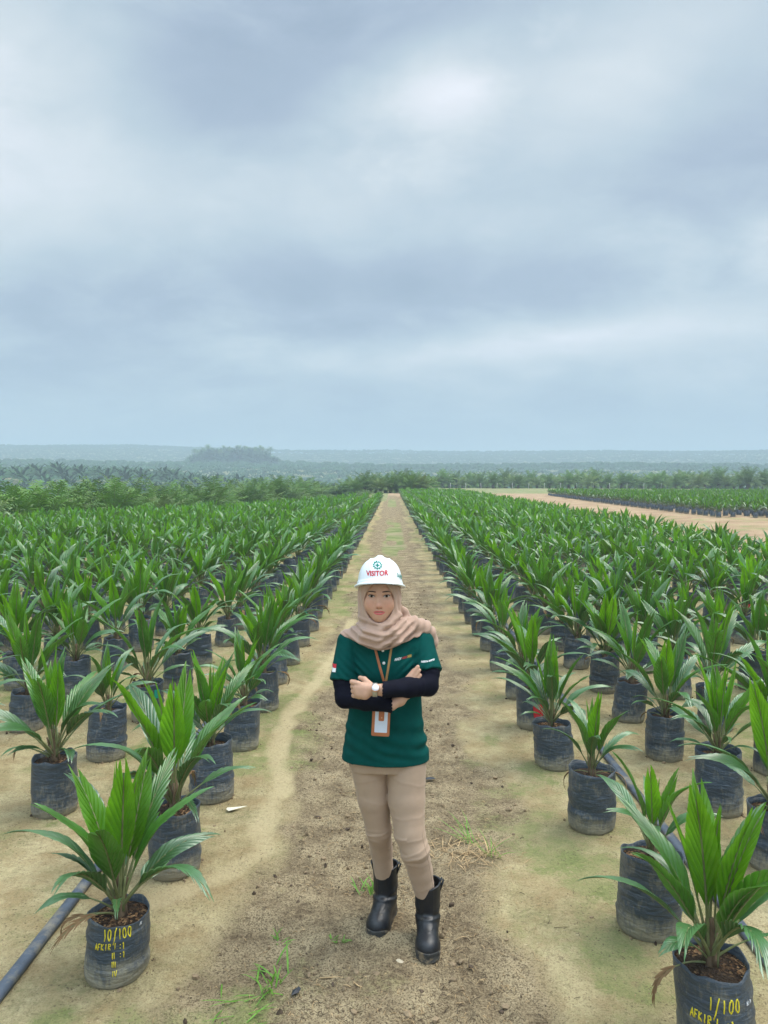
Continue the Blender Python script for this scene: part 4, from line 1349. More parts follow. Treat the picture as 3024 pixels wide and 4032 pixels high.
class Field:
    """signed distance on a grid, turned into a surface with surface nets"""
    def __init__(s, xs, ys, zs):
        s.ax = [np.asarray(a, np.float32) for a in (xs, ys, zs)]
        s.D = np.full([len(a) for a in s.ax], 0.05, np.float32)

    def reg(s, lo, hi):
        sl = tuple(slice(max(0, int(np.searchsorted(a, l)) - 1), int(np.searchsorted(a, h)) + 1) for a, l, h in zip(s.ax, lo, hi))
        X, Y, Z = [a[q] for a, q in zip(s.ax, sl)]
        return sl, X[:, None, None], Y[None, :, None], Z[None, None, :]

    def put(s, fn, lo, hi, k=0.01, sub=False):
        sl, X, Y, Z = s.reg(lo, hi)
        d = fn(X, Y, Z)
        if sub: s.D[sl] = -smin(-s.D[sl], d, k)
        else: s.D[sl] = smin(s.D[sl], d, k)

    def cone(s, a, b, r1, r2, k=0.01, fy=1.0, sub=False):
        a, b = np.array(a, float), np.array(b, float)
        m = max(r1, r2) * max(fy, 1) + 0.03
        lo, hi = np.minimum(a, b) - m, np.maximum(a, b) + m
        ab = b - a; ab2 = ab.copy(); ab2[1] /= fy; L2 = ab2.dot(ab2)

        def fn(X, Y, Z):
            px, py, pz = X - a[0], (Y - a[1]) / fy, Z - a[2]
            t = np.clip((px * ab2[0] + py * ab2[1] + pz * ab2[2]) / L2, 0, 1)
            return np.sqrt((px - t * ab2[0]) ** 2 + (py - t * ab2[1]) ** 2 + (pz - t * ab2[2]) ** 2) - (r1 + (r2 - r1) * t)
        s.put(fn, lo, hi, k, sub)

    def chain(s, P, R, k=0.01, fy=1.0):
        for i in range(len(P) - 1): s.cone(P[i], P[i + 1], R[i], R[i + 1], k, fy)

    def ell(s, c, r, k=0.01, sub=False, rot=None):
        c, r = np.array(c, float), np.array(r, float); m = r.max() + 0.03

        def fn(X, Y, Z):
            a, b, d = X - c[0], Y - c[1], Z - c[2]
            if rot:
                ca, sa = math.cos(rot), math.sin(rot); b, d = b * ca + d * sa, d * ca - b * sa
            q0 = np.sqrt((a / r[0]) ** 2 + (b / r[1]) ** 2 + (d / r[2]) ** 2) + 1e-6
            q1 = np.sqrt((a / r[0] ** 2) ** 2 + (b / r[1] ** 2) ** 2 + (d / r[2] ** 2) ** 2) + 1e-6
            return q0 * (q0 - 1) / q1
        s.put(fn, c - m, c + m, k, sub)

    def loft(s, keys, k=0.01, n=2.0, disp=None):
        K = np.array(keys, float)
        z0, z1 = K[0, 0], K[-1, 0]
        m = 0.04
        lo = ((K[:, 1] - K[:, 3]).min() - m, (K[:, 2] - K[:, 4]).min() - m, z0 - m)
        hi = ((K[:, 1] + K[:, 3]).max() + m, (K[:, 2] + K[:, 4]).max() + m, z1 + m)

        def fn(X, Y, Z):
            zz = np.clip(Z, z0, z1)
            cx, cy, rx, ry = [cubic(zz, K[:, 0], K[:, i]) for i in (1, 2, 3, 4)]
            q = (np.abs((X - cx) / rx) ** n + np.abs((Y - cy) / ry) ** n) ** (1 / n)
            d = (q - 1) * np.minimum(rx, ry)
            return np.maximum(d, np.maximum(z0 - Z, Z - z1))
        s.put(fn, lo, hi, k)

    def apply(s, fn, lo=None, hi=None):
        lo = lo or [a[0] for a in s.ax]; hi = hi or [a[-1] for a in s.ax]
        sl, X, Y, Z = s.reg(lo, hi)
        s.D[sl] = fn(s.D[sl], X, Y, Z)

    def surface(s):
        D = s.D; D[0] = D[-1] = 0.05; D[:, 0] = D[:, -1] = 0.05; D[:, :, 0] = D[:, :, -1] = 0.05
        ins = D < 0
        nx, ny, nz = D.shape
        c = np.zeros((nx - 1, ny - 1, nz - 1), np.uint8)
        for i in (0, 1):
            for j in (0, 1):
                for k in (0, 1):
                    c += ins[i:nx - 1 + i, j:ny - 1 + j, k:nz - 1 + k]
        act = (c > 0) & (c < 8)
        I = np.argwhere(act)
        idx = np.full(act.shape, -1, np.int64); idx[act] = np.arange(len(I))
        S = np.zeros((len(I), 3)); W = np.zeros(len(I))
        cor = [(i, j, k) for i in (0, 1) for j in (0, 1) for k in (0, 1)]
        val = {q: D[I[:, 0] + q[0], I[:, 1] + q[1], I[:, 2] + q[2]] for q in cor}
        for a in cor:
            for ax in range(3):
                if a[ax] == 0:
                    b = list(a); b[ax] = 1; b = tuple(b)
                    va, vb = val[a], val[b]
                    m = (va < 0) != (vb < 0)
                    t = np.where(m, va / np.where(m, va - vb, 1), 0)
                    p = np.array(a, float)[None] + 0 * S; p[:, ax] = t
                    S += p * m[:, None]; W += m
        P = S / W[:, None] + I
        V = np.stack([np.interp(P[:, q], np.arange(len(s.ax[q])), s.ax[q]) for q in range(3)], -1)
        F = []
        for ax in range(3):
            o = [q for q in range(3) if q != ax]
            sl0 = [slice(None)] * 3; sl1 = [slice(None)] * 3
            sl0[ax] = slice(0, -1); sl1[ax] = slice(1, None)
            ch = ins[tuple(sl0)] != ins[tuple(sl1)]
            E = np.argwhere(ch)
            ok = np.all([(E[:, q] > 0) & (E[:, q] < D.shape[q] - 1) for q in o], axis=0); E = E[ok]
            u = np.zeros(3, int); v = np.zeros(3, int); u[o[0]] = 1; v[o[1]] = 1
            g = lambda e: idx[e[:, 0], e[:, 1], e[:, 2]]
            q = np.stack([g(E - u - v), g(E - v), g(E), g(E - u)], -1)
            flip = ins[E[:, 0], E[:, 1], E[:, 2]]
            if ax == 1: flip = ~flip
            q[~flip] = q[~flip][:, ::-1]
            F.append(q)
        return V, np.concatenate(F)


def cubic(x, xp, fp):
    """smooth interpolation through keys (Catmull-Rom in value, monotone enough)"""
    xp = np.asarray(xp, float); fp = np.asarray(fp, float)
    if len(xp) < 3: return np.interp(x, xp, fp)
    m = np.gradient(fp, xp)
    i = np.clip(np.searchsorted(xp, x) - 1, 0, len(xp) - 2)
    h = xp[i + 1] - xp[i]; t = (x - xp[i]) / h
    return (2 * t ** 3 - 3 * t ** 2 + 1) * fp[i] + (t ** 3 - 2 * t ** 2 + t) * h * m[i] + (-2 * t ** 3 + 3 * t ** 2) * fp[i + 1] + (t ** 3 - t ** 2) * h * m[i + 1]


def ax_(lo, hi, st): return np.arange(lo, hi + st, st)


def smooth_mesh(V, F, it=1, lam=0.5):
    n = len(V)
    for _ in range(it):
        S = np.zeros_like(V); C = np.zeros(n)
        for a, b in ((0, 1), (1, 2), (2, 3), (3, 0)):
            np.add.at(S, F[:, a], V[F[:, b]]); np.add.at(S, F[:, b], V[F[:, a]])
            np.add.at(C, F[:, a], 1); np.add.at(C, F[:, b], 1)
        V = V + lam * (S / C[:, None] - V)
    return V


SHR, ELR, WRR = (-0.178, 3.178, 1.255), (-0.190, 3.085, 1.052), (-0.005, 2.990, 1.052)
SHL, ELL, WRL = (0.122, 3.178, 1.258), (0.145, 3.078, 1.106), (-0.036, 2.950, 1.122)

M_SKIN = new_mat('skin')


def skin_mat():
    t = M_SKIN.node_tree; L = t.links.new
    out = N(t, 'ShaderNodeOutputMaterial'); p = N(t, 'ShaderNodeBsdfPrincipled', inp={'Roughness': 0.48, 'Specular IOR Level': 0.35, 'Subsurface Weight': 0.12, 'Subsurface Scale': 0.01})
    p.inputs['Subsurface Radius'].default_value = (1.0, 0.35, 0.2)
    at = N(t, 'ShaderNodeAttribute', attribute_name='tone')
    no = N(t, 'ShaderNodeTexNoise', inp={'Scale': 60.0, 'Detail': 3.0}); tc = N(t, 'ShaderNodeTexCoord'); L(tc.outputs['Object'], no.inputs['Vector'])
    mr = N(t, 'ShaderNodeMapRange', inp={1: 0.3, 2: 0.7, 3: 0.95, 4: 1.05}); L(no.outputs['Fac'], mr.inputs[0])
    hs = N(t, 'ShaderNodeHueSaturation'); L(at.outputs['Color'], hs.inputs['Color']); L(mr.outputs[0], hs.inputs['Value'])
    L(hs.outputs[0], p.inputs['Base Color']); L(p.outputs[0], out.inputs[0])


skin_mat()
M_SHIRT = mat('green_pique', (0.001, 0.060, 0.052), 0.85, 0.10, 30, 0.1, 0.0006, 900)
M_PANTS = mat('beige_twill', (0.42, 0.30, 0.215), 0.85, 0.05, 20, 0.2, 0.0004, 700, sheen=0.1)
M_SLEEVE = mat('navy_knit', (0.0045, 0.0050, 0.012), 0.8, 0.2, 30, 0.12, 0.0006, 500)
M_HIJAB = mat('dusty_rose_cloth', (0.43, 0.285, 0.215), 0.85, 0.05, 25, 0.2, 0.0003, 900, sheen=0.2)
M_HAT = mat('white_plastic', (0.78, 0.82, 0.85), 0.28, 0.02, 5, 0.5)
M_HARN = mat('grey_harness', (0.12, 0.13, 0.15), 0.6, 0.1)
M_BOOT = mat('black_leather', (0.010, 0.011, 0.014), 0.42, 0.25, 20, 0.5, 0.0008, 120, spots=((0.16, 0.125, 0.08), 0.62, 0.74, 34.0, 0.5))
M_SOLE = mat('dusty_rubber', (0.045, 0.045, 0.042), 0.75, 0.45, 22, 0.3, 0.001, 80, spots=((0.24, 0.18, 0.11), 0.48, 0.62, 30.0, 0.7))
M_TAN = mat('tan_leather', (0.42, 0.145, 0.055), 0.55, 0.1, 30)
M_TAN2 = mat('ochre_leather', (0.36, 0.20, 0.07), 0.55, 0.1, 30)
M_CARD = mat('white_card', (0.62, 0.68, 0.78), 0.3, 0.03, 30)
M_WHITE = mat('white_print', (0.85, 0.85, 0.85), 0.6, 0.02)
M_RED = mat('red_print', (0.55, 0.02, 0.035), 0.6, 0.02)
M_GREENP = mat('green_print', (0.0, 0.22, 0.17), 0.6, 0.02)
M_YEL = mat('yellow_print', (0.70, 0.38, 0.03), 0.6, 0.02)
M_BTN = mat('white_button', (0.8, 0.8, 0.78), 0.35, 0.02)
M_GOLD = mat('rose_gold', (0.75, 0.42, 0.28), 0.28, 0.05, metal=1.0)
M_STEEL = mat('steel_mesh', (0.60, 0.57, 0.52), 0.4, 0.15, 200, metal=0.8)
M_DIAL = mat('pearl_dial', (0.75, 0.72, 0.76), 0.3, 0.06, 60)
M_EYEW = mat('eye_white', (0.50, 0.46, 0.44), 0.4, 0.02, spec=0.2)
M_IRIS = mat('dark_iris', (0.014, 0.008, 0.005), 0.35, 0.1, spec=0.15)
M_BROW = mat('brow_hair', (0.050, 0.028, 0.020), 0.8, 0.3, 300)
M_LIP = mat('pink_lips', (0.56, 0.125, 0.125), 0.42, 0.06, 60)

ROOT = Vector((PX, PY, PZ))


def pmesh(name, V, F, mats, attrs=None, smooth=True, midx=None):
    return mesh(name, np.asarray(V) - np.array([PX, PY, 0.0]), F, mats, midx, smooth, attrs)


BV = {}


def bvh_of(V, F): return BVHTree.FromPolygons([tuple(v) for v in V], [tuple(int(i) for i in f) for f in F])


def build_person():
    # ---------------- body: one continuous surface
    xs = np.concatenate([ax_(-0.27, -0.140, 0.004), ax_(-0.136, 0.034, 0.0019), ax_(0.038, 0.25, 0.004)])
    ys = np.concatenate([ax_(2.90, 3.04, 0.0026), ax_(3.043, 3.11, 0.0019), ax_(3.114, 3.42, 0.005)])
    zs = np.concatenate([ax_(0.00, 1.01, 0.007), ax_(1.014, 1.20, 0.0025), ax_(1.204, 1.345, 0.006), ax_(1.350, 1.53, 0.0017), ax_(1.535, 1.61, 0.004)])
    B = Field(xs, ys, zs)
    B.loft([(.74, -.024, 3.175, .140, .085), (.85, -.028, 3.175, .150, .092), (.95, -.030, 3.175, .132, .084), (1.05, -.030, 3.178, .128, .080),
            (1.15, -.030, 3.178, .135, .086), (1.24, -.030, 3.180, .125, .078), (1.29, -.033, 3.185, .085, .060)], 0.02)
    B.cone((-.05, 3.185, 1.25), (CX, 3.165, 1.40), .052, .050, 0.02)
    for sh in (SHR, SHL): B.cone((-.045, 3.185, 1.275), sh, .045, .040, 0.03)
    for sh, el, wr in ((SHR, ELR, WRR), (SHL, ELL, WRL)):
        B.chain([sh, el], [.040, .033], 0.015)
        B.chain([el, tuple(np.array(el) * .55 + np.array(wr) * .45), wr], [.033, .031, .0225], 0.012)
    B.chain([(-.105, 3.175, .78), (-.078, 3.185, .60), (-.055, 3.205, .435), (-.045, 3.262, .34), (-.030, 3.306, .16), (-.030, 3.310, .06), (-.048, 3.25, .05)], [.075, .058, .045, .040, .033, .033, .028], 0.015)
    B.chain([(.060, 3.17, .78), (.060, 3.14, .61), (.073, 3.11, .485), (.094, 3.10, .415), (.119, 3.135, .31), (.148, 3.166, .16), (.150, 3.168, .06), (.150, 3.09, .05)], [.078, .064, .052, .048, .042, .033, .033, .028], 0.015)
    # her right hand, tucked under the left forearm, fingers up on the sleeve
    B.chain([WRR, (.030, 3.012, 1.066), (.052, 3.030, 1.088)], [.0215, .024, .024], 0.012, 0.85)
    kn = [(.044, 3.042, 1.108), (.055, 3.040, 1.106), (.066, 3.038, 1.102), (.075, 3.037, 1.096)]
    tips = [(.088, 3.046, 1.176), (.103, 3.044, 1.190), (.109, 3.043, 1.176), (.112, 3.043, 1.156)]
    for q, (a, b) in enumerate(zip(kn, tips)):
        a = np.array(a); b = np.array(b); m = a * .5 + b * .5 + np.array([-.004, -.006, 0.004])
        B.chain([a, m, b], [.0105, .0095, .0078], 0.002)
        B.cone((.040 + q * .008, 3.026, 1.080), a, .014, .0105, 0.006)
    B.chain([(.015, 3.010, 1.078), (.022, 3.022, 1.106), (.030, 3.030, 1.122)], [.012, .0105, .0085], 0.003)      # thumb
    # her left hand: back of the hand, fingers curled into the crook of the other arm
    B.chain([WRL, (-.066, 2.946, 1.124), (-.100, 2.950, 1.122), (-.128, 2.962, 1.122)], [.0210, .0205, .0245, .0240], 0.012, 0.72)
    B.cone((-.105, 2.948, 1.104), (-.128, 2.960, 1.104), .020, .020, 0.01)
    for q in range(4):
        z_ = 1.1445 - q * 0.0175
        k0 = (-.134 + .002 * q, 2.962, z_); k1 = (-.157 + .002 * q, 2.984, z_ - .002); k2 = (-.160 + .003 * q, 3.014, z_ - .006); k3 = (-.146, 3.030, z_ - .010)
        B.chain([(-.110, 2.955, z_ * .7 + 1.122 * .3), k0, k1, k2, k3], [.011, .0102, .0090, .0080, .0072], 0.0018)
    B.chain([(-.085, 2.956, 1.140), (-.108, 2.975, 1.157), (-.126, 2.994, 1.158)], [.013, .0105, .0085], 0.005)    # thumb lies along the far side
    # head
    B.ell((CX, 3.168, 1.497), (.071, .090, .082), 0.01)
    B.ell((CX, 3.130, 1.440), (.0615, .066, .070), 0.025)
    B.ell((CX, 3.110, 1.402), (.045, .044, .042), 0.022)
    B.ell((CX, 3.088, 1.377), (.019, .016, .015), 0.022)            # chin
    for sg in (-1, 1):
        B.ell((CX + sg * .034, 3.098, 1.432), (.024, .020, .026), 0.022)      # cheeks
        B.ell((CX + sg * .0305, 3.068, 1.4685), (.0165, .011, .0085), 0.012, sub=True)     # eye sockets
        B.ell((CX + sg * .0305, 3.0955, 1.4675), (.0145, .0155, .0105), 0.004)  # lids over the eyeball
        B.cone((CX + sg * .014, 3.0835, 1.484), (CX + sg * .044, 3.094, 1.486), .0065, .0055, 0.012)    # brow
        B.ell((CX + sg * .0135, 3.0745, 1.4268), (.0088, .011, .0078), 0.005)  # nostril wings
        B.ell((CX + sg * .074, 3.168, 1.455), (.010, .018, .030), 0.006)       # ears
    B.cone((CX, 3.082, 1.474), (CX, 3.0645, 1.434), .0062, .0088, 0.011)       # nose
    B.ell((CX, 3.0625, 1.4305), (.0095, .0085, .0080), 0.007)
    for sg in (-1, 1):
        B.ell((CX + sg * .0065, 3.0655, 1.4205), (.0035, .005, .0025), 0.003, sub=True)
    B.ell((CX, 3.0765, 1.4085), (.0205, .0095, .0045), 0.005)                # lips
    B.ell((CX, 3.0775, 1.4005), (.0175, .0100, .0058), 0.005)
    B.ell((CX, 3.0655, 1.4047), (.022, .006, .0010), 0.003, sub=True)
    V, F = B.surface()
    V = smooth_mesh(V, F, 2, 0.45)
    x, y, z = V.T
    tone = np.tile(np.array([0.54, 0.315, 0.215]), (len(V), 1))
    face = z > 1.34
    tone[face] = (0.56, 0.32, 0.22)
    for sg in (-1, 1):                        # naturally rosier cheeks and nose
        w = np.exp(-(((x - CX - sg * .036) / .020) ** 2 + ((z - 1.430) / .020) ** 2)) * (y < 3.13) * face
        tone += w[:, None] * np.array([0.01, -.030, -.020])
    w = np.exp(-(((x - CX) / .014) ** 2 + ((z - 1.430) / .012) ** 2)) * (y < 3.10) * face
    tone += w[:, None] * np.array([0.01, -.03, -.02])
    lw = np.interp(np.abs(x - CX), [0, .006, .014, .0225, .024], [1, 1.1, .85, .1, 0])
    up = ((z >= 1.4045) & (z < 1.4045 + .0075 * lw)) | ((z < 1.4045) & (z > 1.4045 - .0105 * lw))
    body = bpy.data.objects.new('person', pmesh('person', V, F, [M_SKIN], {'tone': tone}))
    COL.objects.link(body)
    body.location = ROOT
    prop(body, 'standing person with crossed arms, white hard hat, pink headscarf, green polo and beige trousers', 'person')
    BV['body'] = bvh_of(V, F)

    def part(name, me, parent=body):
        o = link(name, me, parent); return o

    def hit(key, x_, z_, y0=2.6, off=0.0008):
        h = BV[key].ray_cast(Vector((x_, y0, z_)), Vector((0, 1, 0)))
        return None if h[0] is None else np.array(h[0]) + np.array([0, -off, 0])

    # ---------------- face details laid on the skin
    def face_patch(poly, off=0.0008, n=10):
        """filled patch projected on the face from an outline in x,z"""
        P = [hit('body', a, b, off=off) for a, b in poly]
        c = np.mean([(a, b) for a, b in poly], axis=0)
        C = hit('body', c[0], c[1], off=off * 1.6)
        V = np.array([C] + P); k = len(P)
        V2 = V + np.array([0, .0025, 0])
        F = [[0, 1 + i, 1 + (i + 1) % k] for i in range(k)]
        F += [[0 + k + 1, k + 2 + (i + 1) % k, k + 2 + i] for i in range(k)]
        F3 = np.array(F)
        side = np.array([[1 + i, k + 2 + i, k + 2 + (i + 1) % k, 1 + (i + 1) % k] for i in range(k)])
        return np.concatenate([V, V2]), F3, side

    for sg in (-1, 1):
        ex, ez = CX + sg * .0300, 1.4672
        out = []
        for t in np.linspace(0, 2 * np.pi, 20, endpoint=False):
            cx_, sz_ = math.cos(t), math.sin(t)
            out.append((ex + .0125 * cx_, ez + (.0056 if sz_ > 0 else .0040) * abs(sz_) ** 0.8 * (1 if sz_ > 0 else -1) + .0008 * sg * cx_))
        V1, F3, F4 = face_patch(out, 0.0012)
        eye = part('eye', mesh('eye', V1 - np.array([PX, PY, 0]), [F3, F4], [M_EYEW], None, True))
        iro = [(ex + .0001 * sg + .0056 * math.cos(t), ez + .0004 + min(.0050, max(-.0042, .0054 * math.sin(t)))) for t in np.linspace(0, 2 * np.pi, 18, endpoint=False)]
        V1, F3, F4 = face_patch(iro, 0.0022)
        part('iris', mesh('iris', V1 - np.array([PX, PY, 0]), [F3, F4], [M_IRIS], None, True), eye)
        P = [hit('body', ex + .0140 * a, ez + .0058 * (1 - a * a) ** .6 + .0004 + .0010 * sg * a, off=.0024) for a in np.linspace(-.98, .98, 11)]
        V1, F1 = tube(np.array(P), np.interp(np.linspace(-1, 1, 11) * sg, [-1, 0, 1], [.0008, .0015, .0017]), 5)
        part('eyelashes', pmesh('eyelashes', V1, F1, [M_BROW]))
        P = [hit('body', CX + sg * q, 1.4845 + h_, off=.0006) for q, h_ in ((.0130, .0010), (.020, .0018), (.028, .0026), (.036, .0024), (.043, .0004), (.0480, -.0026))]
        V1, F1 = tube(np.array(P), [.0018, .0026, .0027, .0024, .0017, .0007], 6)
        part('eyebrow', pmesh('eyebrow', V1, F1, [M_BROW]))

    # lips as two thin shaped patches
    def lip_patch(name, top, botm):
        n = 15
        g_ = []
        for q in np.linspace(-1, 1, n):
            zt, zb_ = top(q), botm(q)
            for w_ in np.linspace(0, 1, 4):
                h_ = hit('body', CX + .0004 + .0238 * q, zt * (1 - w_) + zb_ * w_, off=.0006 + .0012 * math.sin(math.pi * w_) * (1 - q * q))
                g_.append(h_)
        part(name, pmesh(name, np.array(g_), grid_faces(n, 4)[:, ::-1], [M_LIP]))
    lip_patch('upper_lip', lambda q: 1.4047 + .0070 * (1 - q * q) ** .8 - .0012 * math.exp(-(q / .16) ** 2), lambda q: 1.4044 + .0004 * (1 - q * q))
    lip_patch('lower_lip', lambda q: 1.4040 - .0003 * (1 - q * q), lambda q: 1.4040 - .0102 * (1 - abs(q) ** 2.2) ** .8)

    # ---------------- polo shirt
    xs = ax_(-0.30, 0.24, 0.0042); ys = ax_(3.02, 3.32, 0.0042); zs = ax_(0.755, 1.35, 0.0042)
    S = Field(xs, ys, zs)
    S.loft([(.772, -.026, 3.175, .180, .120), (.85, -.028, 3.175, .173, .114), (.94, -.030, 3.175, .160, .104), (1.02, -.030, 3.178, .150, .098),
            (1.10, -.030, 3.176, .150, .104), (1.17, -.030, 3.172, .154, .108), (1.24, -.030, 3.178, .150, .094), (1.29, -.035, 3.185, .115, .070), (1.33, -.045, 3.188, .060, .050)], 0.01)
    S.cone((-.050, 3.188, 1.300), SHR, .045, .052, 0.035)
    S.cone((-.050, 3.188, 1.300), SHL, .045, .052, 0.035)
    hemR, hemL = np.array((-.199, 3.120, 1.108)), np.array((.145, 3.115, 1.150))
    for sh, hm in ((SHR, hemR), (SHL, hemL)):
        sh = np.array(sh); a = hm - sh; a /= np.linalg.norm(a)
        e = hm + a * .06
        T = Field(ax_(min(sh[0], e[0]) - .09, max(sh[0], e[0]) + .09, .0042), ax_(3.02, 3.28, .0042), ax_(hm[2] - .06, 1.34, .0042))
        T.cone(sh, e, .053, .064, 0)
        T.apply(lambda D, X, Y, Z: np.maximum(D, (X - hm[0]) * a[0] + (Y - hm[1]) * a[1] + (Z - hm[2]) * a[2]))
        # band at the sleeve edge: slightly proud of the sleeve
        T.apply(lambda D, X, Y, Z: D - 0.0012 * sstep(-.036, -.032, (X - hm[0]) * a[0] + (Y - hm[1]) * a[1] + (Z - hm[2]) * a[2]))
        lo = [max(T.ax[i][0], S.ax[i][0]) for i in range(3)]
        # resample T on S by nearest grid
        ii = [np.clip(np.round((S.ax[i] - T.ax[i][0]) / .0042).astype(int), 0, len(T.ax[i]) - 1) for i in range(3)]
        inside = [(S.ax[i] >= T.ax[i][0]) & (S.ax[i] <= T.ax[i][-1]) for i in range(3)]
        TD = T.D[np.ix_(*ii)]
        TD = np.where(inside[0][:, None, None] & inside[1][None, :, None] & inside[2][None, None, :], TD, 0.05)
        S.D = smin(S.D, TD, 0.0045)

    def wr(D, X, Y, Z):
        f = 0.0045 * vnoise(X * 9 + Z * 4, Y * 6, Z * 14, 61) + 0.0020 * vnoise(X * 22 + Z * 16, Y * 10, Z * 26 - X * 12, 62)
        # soft horizontal sags above the hem
        hm = sstep(.98, .90, Z) * sstep(.78, .80, Z)
        q = Z - 0.25 * (X + .03) ** 2 * 4 + 0.25 * (X + .03)
        f = f + hm * 0.0030 * np.sin(q * 120 + 5 * vnoise(X * 7, 0 * Y, Z * 7, 63)) * (0.4 + 0.9 * np.abs(vnoise(X * 8, 0 * Y, Z * 12, 64)))
        # drag folds from the armpits
        for sx, x0 in ((1, -.155), (-1, .095)):
            w_ = np.exp(-(((X - x0) / .06) ** 2 + ((Z - 1.17) / .06) ** 2))
            f = f + w_ * 0.0042 * np.sin((Z + sx * 0.9 * (X - x0)) * 190)
        # armhole seams
        for sx, x0 in ((1, -.158), (-1, .104)):
            f = f - 0.0030 * np.exp(-((X - x0 - sx * .10 * (1.30 - Z) * 0 + sx * .12 * (Z - 1.22)) / .0035) ** 2) * sstep(1.10, 1.14, Z) * (Y < 3.17)
        # hem band
        f = f + 0.0012 * (Z < .795)
        return D - f
    S.apply(wr)
    V, F = S.surface(); V = smooth_mesh(V, F, 2, 0.5)
    shirt = part('polo_shirt', pmesh('polo_shirt', V, F, [M_SHIRT]))
    BV['shirt'] = bvh_of(V, F)

    # ---------------- trousers
    T = Field(ax_(-.23, .25, .004), ax_(3.02, 3.36, .004), ax_(.17, .86, .004))
    T.loft([(.735, -.026, 3.175, .150, .095), (.785, -.028, 3.175, .158, .100), (.82, -.028, 3.175, .145, .090)], 0.01)
    T.chain([(-.103, 3.175, .80), (-.078, 3.185, .60), (-.056, 3.205, .445), (-.046, 3.262, .34), (-.033, 3.302, .19)], [.084, .0665, .052, .0475, .0405], 0.012)
    L_ = Field(T.ax[0], T.ax[1], T.ax[2])
    L_.chain([(.060, 3.17, .80), (.060, 3.14, .61), (.073, 3.11, .485), (.094, 3.10, .415), (.118, 3.135, .31), (.143, 3.160, .18)], [.085, .0760, .0625, .0575, .0495, .0415], 0.012)
    T.D = smin(T.D, L_.D, 0.004)

    def wr2(D, X, Y, Z):
        f = 0.0012 * vnoise(X * 14, Y * 10, Z * 18, 71)
        for (x0, zc, sl, A, w_, lr) in ((-.056, .452, .25, .0060, .007, -1), (-.056, .470, .10, .0035, .006, -1), (-.056, .428, -.1, -.0035, .008, -1),
                                        (.094, .402, .35, .0070, .008, 1), (.094, .425, .55, .0045, .006, 1), (.094, .382, .15, -.005, .009, 1), (.094, .365, .05, .0030, .006, 1),
                                        (.085, .475, .20, .0038, .006, 1), (.070, .56, .12, .0025, .006, 1), (.062, .70, -.25, .0028, .007, 1), (-.09, .70, .30, .0028, .007, -1),
                                        (-.04, .255, .2, .003, .006, -1), (.13, .245, .2, .003, .006, 1), (-.04, .30, -.3, .002, .006, -1), (-.07, .60, -.2, .0018, .006, -1)):
            A = A * 0.5
            w_ = w_ * .72
            side = (X < .01 + .05 * (Z < .5)) if lr < 0 else (X > -.015)
            f = f + A * np.exp(-((Z - zc - sl * (X - x0) - .006 * vnoise(X * 25, Y * 0, 0, 72)) / w_) ** 2) * side * (Y < 3.24)
        return D - f
    T.apply(wr2)
    T.apply(lambda D, X, Y, Z: np.maximum(np.maximum(D, .196 - Z), Z - .815))
    V, F = T.surface(); V = smooth_mesh(V, F, 1, 0.5)
    pants = part('trousers', pmesh('trousers', V, F, [M_PANTS]))
    BV['pants'] = bvh_of(V, F)
    # outer side seam of the nearer leg and front fly seam
    P = []
    for z_ in np.linspace(.24, .52, 24):
        xx = np.interp(z_, [.21, .31, .415, .485, .61], [.140, .118, .094, .073, .060]) + np.interp(z_, [.21, .31, .415, .485, .61], [.046, .053, .0605, .0635, .0765]) * .80
        h = hit('pants', xx, z_, off=.0004)
        if h is not None: P.append(h)
    V1, F1 = tube(np.array(P), .0009, 4); part('side_seam', pmesh('side_seam', V1, F1, [M_PANTS]), pants)

    # ---------------- arm sleeves
    def arm_sleeve(pts, rad, cutp, cutn, seed):
        pts = np.array(pts); lo = pts.min(0) - .08; hi = pts.max(0) + .08
        A = Field(ax_(lo[0], hi[0], .003), ax_(lo[1], hi[1], .003), ax_(lo[2], hi[2], .003))
        A.chain(pts, rad, 0.012)
        el = pts[2]

        def f(D, X, Y, Z):
            r = np.sqrt((X - el[0]) ** 2 + (Y - el[1]) ** 2 + (Z - el[2]) ** 2)
            g = 0.0016 * np.exp(-(r / .06) ** 2) * np.sin(r * 420) + 0.0012 * vnoise(X * 30, Y * 22, Z * 60, seed)
            g = g + 0.0022 * np.exp(-((X - cutp) / .008) ** 2)
            return np.maximum(D - g, cutn * (X - cutp - 0.003 * np.sin(Z * 500)))
        A.apply(f)
        V, F = A.surface(); V = smooth_mesh(V, F, 1, 0.4)
        return part('arm_sleeve', pmesh('arm_sleeve', V, F, [M_SLEEVE]))
    s1 = arm_sleeve([(-.186, 3.150, 1.18), (-.195, 3.120, 1.11), ELR, tuple(np.array(ELR) * .55 + np.array(WRR) * .45), (.03, 2.974, 1.052)], [.045, .045, .0405, .037, .0285], 0.000, 1, 3)
    s1['label'] = 'long dark sleeve on the lower forearm, elbow at the left of the picture'
    s2 = arm_sleeve([(.132, 3.150, 1.21), (.146, 3.112, 1.150), ELL, tuple(np.array(ELL) * .55 + np.array(WRL) * .45), (-.07, 2.928, 1.125)], [.045, .047, .0420, .0385, .0275], -0.036, -1, 4)
    s2['label'] = 'long dark sleeve on the upper forearm, ending above the watch'
    # lace flowers knitted in the cuffs
    # ---------------- headscarf
    H = Field(ax_(-.25, .23, .0036), ax_(3.02, 3.33, .0036), ax_(1.18, 1.60, .0036))
    # cloth over the shoulders: shirt surface thickened
    C_ = Field(H.ax[0], H.ax[1], H.ax[2])
    C_.loft([(1.15, -.030, 3.172, .158, .112), (1.24, -.030, 3.176, .154, .108), (1.29, -.035, 3.178, .122, .096), (1.33, -.045, 3.172, .090, .090), (1.38, -.050, 3.162, .083, .090)], 0.01)
